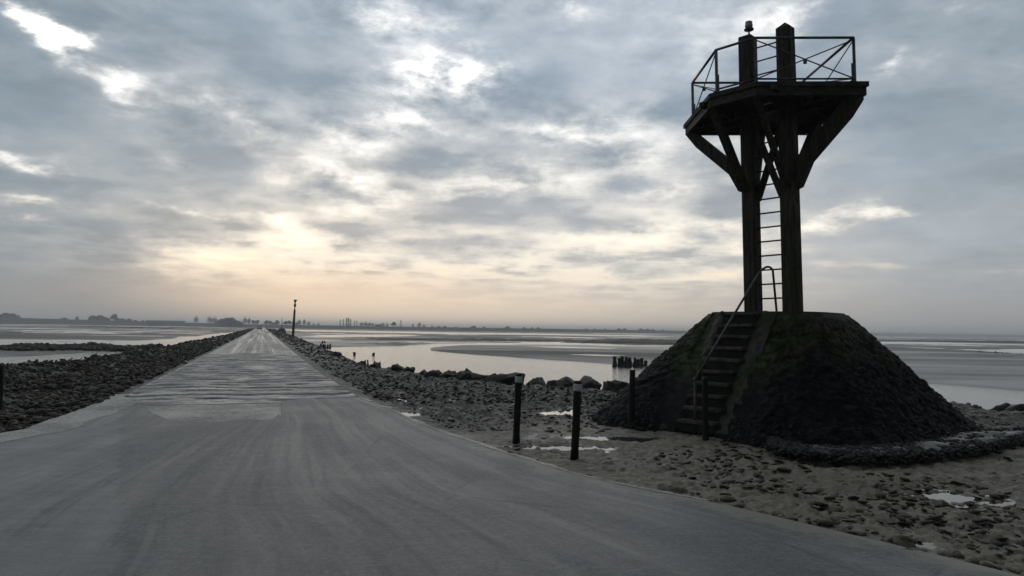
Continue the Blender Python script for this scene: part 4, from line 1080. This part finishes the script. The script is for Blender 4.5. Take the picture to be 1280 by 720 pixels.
# little marker light on the shorter post
MAT_LAMPW = simple('lantern_white', (0.28, 0.29, 0.30), (0.42, 0.43, 0.44), 20, 0.35, 0.1, 0.05, 0.002)
MAT_DARK = simple('black_metal', (0.02, 0.02, 0.022), (0.04, 0.04, 0.042), 20, 0.5, 0.1, 0.1, 0.002)
lz = 5.72; lx = -PS + 0.05
lt = bpy.data.objects.new('lantern', None); link(lt, tw); lt.location = (lx, 0, lz)
bm = bmesh.new(); bm_lathe(bm, [(0.035, -0.02), (0.018, 0.0), (0.018, 0.13), (0.095, 0.14), (0.10, 0.165), (0.075, 0.17)], (0, 0, 0), 14); from_bm('lantern_stem', bm, MAT_DARK, lt)
bm = bmesh.new(); bm_lathe(bm, [(0.06, 0.17), (0.058, 0.205), (0.078, 0.212), (0.078, 0.26), (0.06, 0.268), (0.072, 0.28), (0.072, 0.315), (0.03, 0.33), (0.0, 0.332)], (0, 0, 0), 16); from_bm('lantern_head', bm, MAT_LAMPW, lt, True)

# ------------------------------------------------------------------ roadside posts
MAT_POST = simple('dark_post', (0.004, 0.006, 0.004), (0.013, 0.016, 0.010), 8, 0.7, 0.15, 0.5, 0.012, stretch=(3, 3, 0.5), cc=(0.006, 0.013, 0.004))
MAT_CAP = simple('white_band', (0.42, 0.43, 0.42), (0.60, 0.61, 0.60), 14, 0.55, 0.12, 0.15, 0.003, cc=(0.28, 0.27, 0.25))
def post(px, py, hgt, r, lean, label, cap, group=None, name='marker_post'):
    x, y = gp(px, py); o = empty(name, (x, y, -0.06)); tag(o, label, 'post', group)
    o.rotation_euler = (rad(lean[1]), rad(lean[0]), random.random())
    bm = bmesh.new(); n = 12; pr = []
    for i in range(n + 1):
        t = i / n; pr.append((r * (1.05 - 0.10 * t) + random.uniform(-.004, .004), -0.15 + t * (hgt + 0.15 - (0.0 if cap else 0.0))))
    pr += [(r * 0.8, hgt + 0.012), (0.0, hgt + 0.016)]
    bm_lathe(bm, pr, (0, 0, 0), 14); roughen(bm, 0.006, 6.0, int(px))
    from_bm('shaft', bm, MAT_POST, o, True)
    if cap:
        rc = r * 1.0
        bm = bmesh.new(); bm_lathe(bm, [(rc, hgt - 0.125), (rc + 0.003, hgt - 0.12), (rc + 0.003, hgt - 0.035), (rc, hgt - 0.03)], (0, 0, 0), 18)
        from_bm('white_band', bm, MAT_CAP, o)
    return o
post(645, 550, 1.07, 0.055, (1.6, 0), 'dark roadside post with a white band, farther of the two banded ones', True, 'posts by the road')
post(718, 569, 1.06, 0.056, (2.2, 0), 'dark roadside post with a white band, nearer of the two banded ones', True, 'posts by the road')
post(789, 533, 1.06, 0.058, (0.9, 0), 'plain dark post standing left of the mound', False, 'posts by the road')
post(882, 546, 1.02, 0.052, (-0.5, 0), 'plain dark post standing in front of the steps', False, 'posts by the road')
post(-1.5, 513, 0.92, 0.055, (0, 0), 'lone dark post standing in the rubble bank left of the causeway', False, 'posts by the road')

# ------------------------------------------------------------------ beacon pole by the causeway, far refuge
MAT_BROWN = simple('brown_pole', (0.035, 0.022, 0.015), (0.075, 0.05, 0.035), 4, 0.7, 0.1, 0.3, 0.01)
MAT_PALE = simple('pale_mast', (0.24, 0.22, 0.20), (0.36, 0.34, 0.31), 5, 0.6, 0.1, 0.1, 0.005)
bx, by = gp(366, 421.0); D_ = by
o = empty('beacon_pole', (bx, by, -0.3)); tag(o, 'leaning brown beacon pole with topmark right of the causeway', 'beacon'); o.rotation_euler = (0, rad(2.0), 0)
sc = D_ / 900.0
bm = bmesh.new(); bm_lathe(bm, [(0.24, -0.6), (0.23, 0.0), (0.20, 2.6), (0.16, 34 * sc + 0.3), (0.0, 34 * sc + 0.32)], (0, 0, 0), 10); from_bm('pole', bm, MAT_BROWN, o, True)
bm = bmesh.new(); bm_lathe(bm, [(0.09, 34 * sc + 0.3), (0.08, 46 * sc + 0.3)], (0, 0, 0), 8); from_bm('upper_mast', bm, MAT_PALE, o, True)
b0 = 39.5 * sc + 0.3
bm = bmesh.new(); bm_lathe(bm, [(0.10, b0 - 0.28), (0.20, b0 - 0.14), (0.20, b0 + 0.10), (0.10, b0 + 0.22), (0.10, b0 + 0.42), (0.24, b0 + 0.72), (0.25, b0 + 0.86), (0.0, b0 + 0.87)], (0, 0, 0), 12)
bm_box(bm, (0.1, 0, b0 + 0.88), (0.62, 0.10, 0.05)); from_bm('topmark', bm, MAT_BROWN, o)
fx2, fy2 = gp(352, 413.6); o = empty('far_refuge', (fx2, fy2, -0.2)); tag(o, 'tiny far refuge mound topped by a thin mast beside the causeway', 'beacon')
bm = bmesh.new(); bm_lathe(bm, [(1.6, -0.6), (1.5, 0.2), (0.9, 1.0), (0.0, 1.05)], (0, 0, 0), 14); roughen(bm, 0.25, 1.0, 3); from_bm('mound', bm, MAT_MOUND, o)
bm = bmesh.new(); bm_lathe(bm, [(0.13, 0.9), (0.10, 3.0), (0.06, 5.2), (0.0, 5.22)], (0, 0, 0), 8); bm_box(bm, (0, 0, 3.9), (0.5, 0.08, 0.08)); from_bm('mast', bm, MAT_BROWN, o)

# ------------------------------------------------------------------ stumps and posts in the water
MAT_STUMP = simple('mussel_stump', (0.012, 0.011, 0.010), (0.035, 0.031, 0.026), 9, 0.65, 0.15, 0.7, 0.03)
def stump(px, py, hgt, r, label, group, z=ZW, lean=0.0, flare=1.3, seed=0):
    x, y = gp(px, py, z); o_ = bmesh.new(); n = 7; pr = []
    for i in range(n + 1):
        t = i / n; pr.append((r * (flare - (flare - 0.72) * t + 0.12 * math.sin(7 * t + seed)), -0.3 + t * (hgt + 0.3)))
    pr.append((0.0, hgt + 0.02)); bm_lathe(o_, pr, (0, 0, 0), 10); roughen(o_, r * 0.35, 3.0, seed)
    o = from_bm('stump', o_, MAT_STUMP, None, False); o.location = (x, y, z); o.rotation_euler = (0, lean, seed); tag(o, label, 'stump', group); return o
for i, (px, hp, r) in enumerate([(768.5, 12, .17), (774, 10, .13), (777.5, 12, .15), (782.5, 12, .16), (787, 11, .17), (793.5, 11, .13), (798, 9.5, .16), (802.5, 11, .15), (807, 8, .14)]):
    py = 457.6 + (px - 768) * 0.03
    yy = gp(px, py, ZW)[1]
    stump(px, py, hp * yy / 900, r, 'mussel covered stump in the row standing in water left of the mound', 'stumps in the water by the mound', lean=random.uniform(-.06, .06), seed=i)
for i, (px, py, hh, lab) in enumerate([(443.2, 444.5, 6.5, 'short dark post standing in the channel, nearer the causeway'), (466.8, 444.6, 5.8, 'short dark post standing in the channel, farther from the causeway')]):
    yy = gp(px, py, ZW)[1]; stump(px, py, hh * 0.62 * yy / 900, .15, lab, 'posts in the channel', flare=1.05, seed=20 + i)
for i, (px, py, hp) in enumerate([(456.5, 453.5, 5), (459.6, 455, 7), (468, 456.5, 7), (472.5, 457.5, 5.5), (474.8, 458, 7.5), (491, 461, 5)]):
    yy = gp(px, py, -.2)[1]; stump(px, py, hp * 0.7 * yy / 900, .055, 'small broken stake on the bank edge below the channel posts', 'broken stakes on the bank', z=-.2, seed=30 + i)
for i, (px, py, hp) in enumerate([(401, 436.5, 7), (404.2, 436.2, 6), (406.4, 435.8, 5), (409.5, 435.6, 5), (412.5, 435.4, 5.5), (403, 430, 4), (406, 429.6, 3.5)]):
    yy = gp(px, py, ZW)[1]; stump(px, py, hp * yy / 900, .13, 'thin stake at the far tip of the channel beside the bank', 'stakes at the channel tip', seed=40 + i)
for i in range(17):
    px = 1224 + i * 3.9 + random.uniform(-1, 1); py = 441.4 + (px - 1224) * 0.034
    yy = gp(px, py, ZW)[1]; stump(px, py, random.uniform(1.6, 3.2) * yy / 900, .10, 'low stake in the far row on the sandbank right of the mound', 'stakes on the sandbank', seed=60 + i)
# oyster racks far out on the left flats
MAT_RACK = simple('oyster_rack', (0.02, 0.019, 0.018), (0.04, 0.037, 0.033), 3, 0.7, 0.1, 0.4, 0.03)
def rack(px, py, L_):
    x, y = gp(px, py, ZW + 0.05); bm = bmesh.new(); n = 8
    for k in range(n):
        xx = -L_ / 2 + L_ * (k + 0.5) / n
        bm_box(bm, (xx, 0, 0.45 + random.uniform(-.05, .05)), (L_ / n * 0.9, 0.9, 0.22), Matrix.Rotation(random.uniform(-.1, .1), 3, 'X'))
        for sg in (-1, 1): bm_beam(bm, (xx, sg * 0.4, -0.3), (xx, sg * 0.4, 0.75 if random.random() < 0.5 else 0.4), 0.09, 0.09)
    o = from_bm('oyster_rack', bm, MAT_RACK); o.location = (x, y, ZW + 0.05); return o
for i in range(11):
    px = 91 + i * 11.6; o = rack(px, 408.4 + i * 0.26, 11.6 * gp(px, 409, ZW)[1] / 900 * 0.92); tag(o, 'dark low oyster rack in the long left row on the flats', 'oyster rack', 'oyster racks, long left row')
for i in range(5):
    px = 217 + i * 12; o = rack(px, 409.9 + i * 0.2, 12 * gp(px, 410, ZW)[1] / 900 * 0.92); tag(o, 'dark low oyster rack in the short row nearer the causeway', 'oyster rack', 'oyster racks, short row by the causeway')

# ------------------------------------------------------------------ car far down the causeway
cx, cy = gp(326, 413.2); car = empty('car', (cx, cy, 0.18 + 0), math.pi / 2 + 0); 
wv_c, av_c = to_wa(cx, cy); zc = max(0.002, (av_c - 120) * 0.0012)
car.location = (*rw(-0.75, av_c), zc); car.rotation_euler = (0, 0, -RA + 0.0)
car.rotation_euler = (0, 0, -RA * 1.0 if False else rad(19.1))
tag(car, 'tiny pale car coming along the far end of the causeway', 'car')
MAT_CAR = simple('pale_paint', (0.36, 0.37, 0.38), (0.42, 0.43, 0.44), 3, 0.3, 0.05, 0.02, 0.001)
MAT_GLASS = simple('car_glass', (0.02, 0.022, 0.025), (0.03, 0.032, 0.035), 3, 0.12, 0.04, 0.0, 0.001)
MAT_TYRE = simple('tyre', (0.015, 0.015, 0.015), (0.025, 0.025, 0.025), 9, 0.8, 0.1, 0.1, 0.003)
bm = bmesh.new()   # front faces -y (towards the camera)
side = [(-2.05, .35), (-2.1, .62), (-1.95, .78), (-1.05, .92), (-0.45, 1.40), (0.9, 1.46), (1.75, 1.0), (2.05, .92), (2.08, .40), (1.9, .28), (-1.9, .28)]
Mx = Matrix(((0, 1, 0, 0), (1, 0, 0, 0), (0, 0, 1, 0), (0, 0, 0, 1)))
bm_prism(bm, side, Mx, 1.7); bmesh.ops.bevel(bm, geom=list(bm.edges), offset=0.05, segments=2, affect='EDGES'); from_bm('body', bm, MAT_CAR, car, True)
bm = bmesh.new(); bm_beam(bm, (0, -1.08, .95), (0, -0.50, 1.37), 1.42, 0.03); from_bm('windscreen', bm, MAT_GLASS, car)
for sx_ in (-1, 1):
    bm = bmesh.new(); bm_box(bm, (sx_ * 0.845, 0.2, 1.17), (0.03, 1.5, 0.30)); from_bm('side_window', bm, MAT_GLASS, car)
    bm = bmesh.new(); bm_box(bm, (sx_ * 0.6, -2.07, .66), (0.36, 0.06, 0.14), None, 0.02); from_bm('headlight', bm, MAT_LAMPW, car)
    for yy in (-1.3, 1.3):
        bm = bmesh.new(); bm_tube(bm, [(sx_ * 0.70, yy, .31), (sx_ * 0.87, yy, .31)], 0.31, 16); from_bm('wheel', bm, MAT_TYRE, car, True)
bm = bmesh.new(); bm_box(bm, (0, -2.09, .45), (1.3, 0.06, 0.16), None, 0.02); from_bm('bumper_grille', bm, MAT_TYRE, car)

# ------------------------------------------------------------------ far coast: dyke, trees, houses
def at(px, dist, z=0.0):
    hx, hy = horizon_dir(px); return Vector((hx * dist, hy * dist, z))
COAST = [(-500, 1150), (-150, 1200), (0, 1250), (100, 1280), (200, 1200), (290, 1050), (345, 950), (400, 900), (520, 900), (640, 950), (720, 1050), (800, 1250), (860, 1500), (960, 2100), (1100, 3400), (1290, 4200), (1700, 4700)]
def coast_dist(px): return float(np.interp(px, [c[0] for c in COAST], [c[1] for c in COAST]))
def dyke_top(px):  # height of the dyke top (m) from the height it shows
    pxh = np.interp(px, [-500, 0, 200, 290, 400, 520, 640, 720, 860, 1100, 1290, 1700], [4.6, 4.8, 2.8, 2.0, 1.8, 1.8, 2.0, 2.0, 2.0, 2.8, 2.6, 2.6])
    return 1.7 + pxh * coast_dist(px) / 900
VD = []; xs = np.concatenate([np.arange(-500, 1300, 5.0), np.arange(1300, 1701, 20.0)])
for px in xs:
    D0 = coast_dist(px) + 6 * math.sin(px * 0.07); tz = dyke_top(px) + 0.5 * fbm(np.array([px * 0.08]), np.array([0.5]), 4, 401)[0]
    for (dd, zz_) in ((-6, ZW - 0.4), (4, 0.4), (18, tz * 0.9), (24, tz), (34, tz), (60, tz * 0.6), (400, 1.5), (900, 1.0)):
        v = at(px, D0 + dd); VD.append((v.x, v.y, zz_))
MAT_DYKE = simple('dyke_grass', (0.04, 0.045, 0.025), (0.075, 0.075, 0.045), 0.08, 0.9, 0.05, 0.3, 0.3, cc=(0.09, 0.085, 0.07))
o = from_np('hills', np.array(VD), grid_faces(len(xs), 8)[:, ::-1], MAT_DYKE, smooth=True); tag(o, kind='structure')

MAT_LEAF = simple('far_foliage', (0.03, 0.036, 0.02), (0.06, 0.062, 0.035), 0.7, 0.8, 0.1, 0.0, 0.01)
MAT_TWIG = simple('bare_twigs', (0.05, 0.045, 0.04), (0.085, 0.075, 0.065), 0.7, 0.85, 0.1, 0.0, 0.01)
MAT_BARK = simple('bark', (0.04, 0.035, 0.028), (0.07, 0.06, 0.05), 1.5, 0.85, 0.1, 0.3, 0.03)
def crown_mesh(seed, lobes, n, size, mat):
    """leaf clumps spread through overlapping lobes (unit tree: height 1)"""
    r_ = np.random.default_rng(seed); VV, FF = [], []
    for k in range(n):
        c_ = lobes[r_.integers(0, len(lobes))]; d_ = r_.normal(size=3); d_ /= np.linalg.norm(d_); q_ = np.array(c_[:3]) + d_ * np.array(c_[3:6]) * r_.random() ** 0.45
        a_ = r_.normal(size=3); a_ /= np.linalg.norm(a_); b_ = np.cross(a_, r_.normal(size=3)); b_ /= np.linalg.norm(b_); s_ = size * (0.6 + 0.8 * r_.random())
        i0 = len(VV); VV += [q_ + a_ * s_, q_ + b_ * s_ * 0.7, q_ - a_ * s_, q_ - b_ * s_ * 0.7]; FF.append((i0, i0 + 1, i0 + 2, i0 + 3))
    return np.array(VV), np.array(FF)
def make_tree(name, lobes, n, size, mat, trunk, limbs, seed):
    o = bpy.data.objects.new(name, None)
    bm = bmesh.new(); bm_tube(bm, [(0, 0, -0.05), (0.005, 0, trunk * 0.5), (0, 0.004, trunk)], 0.04, 7, 0.02)
    for k in range(limbs):
        a_ = 2.4 * k; l = lobes[k % len(lobes)]
        bm_tube(bm, [(0, 0, trunk * (0.75 + 0.05 * (k % 5))), (l[0] * .6 + .03 * math.cos(a_), l[1] * .6 + .03 * math.sin(a_), (trunk + l[2]) / 2), (l[0] + 0.5 * l[3] * math.cos(a_), l[1] + 0.5 * l[4] * math.sin(a_), l[2] + 0.3 * l[5])], 0.012, 5, 0.004)
    link(o); from_bm('trunk', bm, MAT_BARK, o)
    Vc, Fc_ = crown_mesh(seed, lobes, n, size, mat); from_np('crown', Vc, Fc_, mat, o)
    return o
PROTO = {
    'round': make_tree('round_tree', [(0, 0, .62, .34, .34, .30), (.22, .05, .52, .22, .22, .2), (-.2, .1, .55, .24, .24, .22), (.02, -.15, .75, .22, .22, .18)], 620, 0.055, MAT_LEAF, 0.55, 6, 501),
    'bushy': make_tree('bushy_tree', [(0, 0, .45, .5, .4, .4), (.4, 0, .38, .36, .3, .32), (-.42, .1, .36, .36, .3, .3), (.1, .1, .68, .26, .26, .22)], 760, 0.07, MAT_LEAF, 0.4, 6, 502),
    'bare': make_tree('bare_tree', [(0, 0, .60, .26, .26, .36), (.16, 0, .48, .2, .2, .28), (-.16, .05, .5, .2, .2, .3)], 330, 0.04, MAT_TWIG, 0.6, 12, 503),
    'poplar': make_tree('poplar_tree', [(0, 0, .32, .10, .10, .2), (0, 0, .6, .11, .11, .26), (0, 0, .82, .06, .06, .16)], 200, 0.03, MAT_TWIG, 0.9, 6, 504)}
used = {}
def place_tree(kind, px, hp, label, group, extra=70):
    """hp: height of the tree top above the dyke top in picture rows"""
    src = PROTO[kind]
    if kind in used:
        o = src.copy(); COL.objects.link(o)
        for ch in list(src.children):
            c_ = ch.copy(); COL.objects.link(c_); c_.parent = o
    else: o = src; used[kind] = 1
    D0 = coast_dist(px) + extra; base = dyke_top(px) * 0.55; toph = dyke_top(px) + hp * D0 / 900
    hgt = toph - base
    o.location = at(px, D0, base - 0.1); wdt = hgt * random.uniform(0.85, 1.15) * (1.35 if kind == 'bushy' else 1)
    o.scale = (wdt, wdt, hgt); o.rotation_euler = (0, 0, random.random() * 6.28); tag(o, label, 'tree', group)
for px, hp in ((3, 4.5), (9, 6), (14, 5.5)): place_tree('bushy', px, hp, 'dark rounded tree in the clump at the far left end of the horizon', 'trees, far left clump')
place_tree('bare', 24, 3, 'thin small tree just right of the far left clump', 'trees on the left horizon')
place_tree('bushy', 79, 2.5, 'low bush on the horizon between the far left clump and the lone tree', 'trees on the left horizon'); place_tree('bare', 96, 5, 'lone small bare tree on the left horizon', 'trees on the left horizon')
for px, hp in ((114, 6), (119, 5.5), (126, 6.5), (132, 4.5), (148, 4), (154, 3.5), (160, 3.5), (170, 2), (178, 2)): place_tree('bushy', px, hp, 'dark bushy tree in the long clump on the left horizon', 'trees, left clump')
place_tree('round', 142, 8, 'taller round tree rising from the long clump on the left horizon', 'trees on the left horizon')
place_tree('bare', 245, 9, 'slim bare tree standing alone right of the long barn', 'trees on the left horizon')
for px, hp in ((262, 9.5), (268, 9)): place_tree('bare', px, hp, 'pale bare tree just left of the dark clump by the causeway end', 'trees, pale pair')
for px, hp in ((279, 6.5), (284, 8), (289, 8.5), (294, 6), (299, 4)): place_tree('bushy', px, hp, 'dark tree in the dense clump left of the causeway end', 'trees, dark clump at the causeway', 10)
for px, hp in ((306, 9.5), (311, 9)): place_tree('bare', px, hp, 'tall hazy bare tree above the causeway end', 'trees, tall hazy pair', 150)
for px, hp in ((317, 5.5), (321, 5.5), (333, 5.5), (338, 5), (347, 6), (357, 5), (362, 6)): place_tree('round', px, hp, 'rounded hazy tree behind the causeway end', 'trees behind the causeway end', 60)
for px, hp in ((374, 8), (380, 8.5), (386, 6), (392, 3), (398, 4)): place_tree('bare', px, hp, 'hazy bare tree just right of the leaning beacon pole', 'trees right of the beacon pole', 120)
for px, hp in ((425, 8), (429, 9), (433, 10.5), (435.5, 10.5), (438, 9), (443, 7), (446, 7)): place_tree('poplar', px, hp, 'bare poplar in the row on the horizon above the channel', 'poplars above the channel', 80)
for px, hp in ((452, 6), (457, 6.5), (462, 6), (466, 5), (479, 5.5), (484, 5)): place_tree('bare', px, hp, 'hazy bare tree right of the poplar row', 'trees right of the poplars', 80)
place_tree('round', 492, 6.5, 'round hazy tree left of the tall one on the middle horizon', 'trees on the middle horizon'); place_tree('poplar', 501, 9, 'tall slim tree on the middle horizon right of the poplar row', 'trees on the middle horizon')
for px, hp in ((516, 5), (524, 7), (530, 4), (540, 3)): place_tree('bare', px, hp, 'small hazy bare tree on the middle horizon', 'small trees on the middle horizon')
for px, hp in ((548, 2), (556, 2), (570, 1.5), (592, 3), (605, 2), (634, 3), (655, 1.8), (665, 2), (673, 2)): place_tree('bushy', px, hp, 'low hazy bush on the dyke at the middle horizon', 'bushes on the dyke')
for px, hp in ((733, 1.5), (743, 1.5), (757, 1.5), (774, 2.6), (780, 2.6), (802, 2.6), (809, 2.6), (816, 2), (828, 1.5)): place_tree('bushy', px, hp, 'low hazy tree on the horizon left of the mound', 'trees left of the mound')
for px, hp in ((1092, 1), (1110, 1.2), (1140, 1.5), (1168, 0.8), (1200, 0.8), (1240, 0.8)): place_tree('bushy', px, hp, 'faint far tree on the horizon right of the mound', 'trees right of the mound', 200)

MAT_WALL = simple('house_wall', (0.30, 0.29, 0.27), (0.42, 0.41, 0.38), 0.5, 0.85, 0.05, 0.1, 0.02)
MAT_ROOF = simple('tile_roof', (0.10, 0.06, 0.045), (0.16, 0.10, 0.075), 0.8, 0.85, 0.05, 0.3, 0.05)
MAT_BARN = simple('barn_sheet', (0.10, 0.105, 0.11), (0.16, 0.165, 0.17), 0.5, 0.7, 0.08, 0.1, 0.02)
def house(px, wpx, hpx, label, wall, roof, extra, name='house', cat='house', group=None, rf=0.45):
    D0 = coast_dist(px) + extra; k = D0 / 900; base = dyke_top(px) * 0.6; W_ = wpx * k; Ht = dyke_top(px) + hpx * k - base
    o = empty(name, at(px, D0, base)); hx, hy = horizon_dir(px); o.rotation_euler = (0, 0, -math.atan2(hx, hy)); tag(o, label, cat, group)
    wh = Ht * (1 - rf); dp = min(W_, 10.0)
    bm = bmesh.new(); bm_box(bm, (0, 0, wh / 2 - 0.3), (W_, dp, wh + 0.6)); from_bm('wall', bm, wall, o)
    bm = bmesh.new(); bm_prism(bm, [(-dp / 2 - .3, wh), (0, Ht), (dp / 2 + .3, wh)], Matrix(((0, 1, 0, 0), (1, 0, 0, 0), (0, 0, 1, 0), (0, 0, 0, 1))), W_ + 0.5); rfo = from_bm('roof', bm, roof, o)
    if cat == 'house':
        bm = bmesh.new(); bm_box(bm, (W_ * .3, 0, Ht), (0.8, 0.8, 1.6)); from_bm('chimney', bm, wall, rfo)
        for q_ in (-.25, .25):
            bm = bmesh.new(); bm_box(bm, (W_ * q_, -dp / 2 - .02, wh * .55), (1.1, .08, 1.3)); from_bm('window', bm, MAT_GLASS, o)
        bm = bmesh.new(); bm_box(bm, (0, -dp / 2 - .02, 1.05), (1.1, .08, 2.1)); from_bm('door', bm, MAT_ROOF, o)
    else:
        bm = bmesh.new(); bm_box(bm, (0, -dp / 2 - .03, wh * .4), (4.0, .1, wh * .8)); from_bm('door', bm, MAT_DARK, o)
house(207, 40, 1.8, 'long low barn on the left horizon between the tree clump and causeway', MAT_BARN, MAT_BARN, 30, 'barn', 'barn', None, 0.35)
house(272, 8, 2.5, 'small house beside the pale bare trees left of the causeway end', MAT_WALL, MAT_ROOF, 60)
house(342, 7, 2.6, 'house among rounded trees just right of the causeway end', MAT_WALL, MAT_ROOF, 40)
house(369, 7, 3.0, 'house behind the leaning beacon pole on the horizon', MAT_WALL, MAT_ROOF, 60)
house(473, 8, 2.4, 'house on the horizon right of the poplar row', MAT_WALL, MAT_ROOF, 40)

# ------------------------------------------------------------------ haze: one closed box of thin air
bm = bmesh.new(); bmesh.ops.create_cube(bm, size=1.0)
for v in bm.verts: v.co = Vector((v.co.x * 19000, v.co.y * 19000, -2.6 if v.co.z < 0 else 32.0))
m = bpy.data.materials.new('haze'); m.use_nodes = True; nt = m.node_tree; nt.nodes.remove(nt.nodes['Principled BSDF'])
pv = nt.nodes.new('ShaderNodeVolumePrincipled'); pv.inputs['Color'].default_value = (0.95, 0.97, 1.0, 1); pv.inputs['Density'].default_value = 0.00042; pv.inputs['Anisotropy'].default_value = 0.45
nt.links.new(pv.outputs[0], nt.nodes['Material Output'].inputs['Volume'])
hz = from_bm('haze', bm, m); tag(hz, kind='stuff')
S.cycles.volume_bounces = 1; S.cycles.max_bounces = 4; S.cycles.diffuse_bounces = 2; S.cycles.glossy_bounces = 3; S.cycles.caustics_reflective = False; S.cycles.caustics_refractive = False
S.cycles.sample_clamp_indirect = 4.0
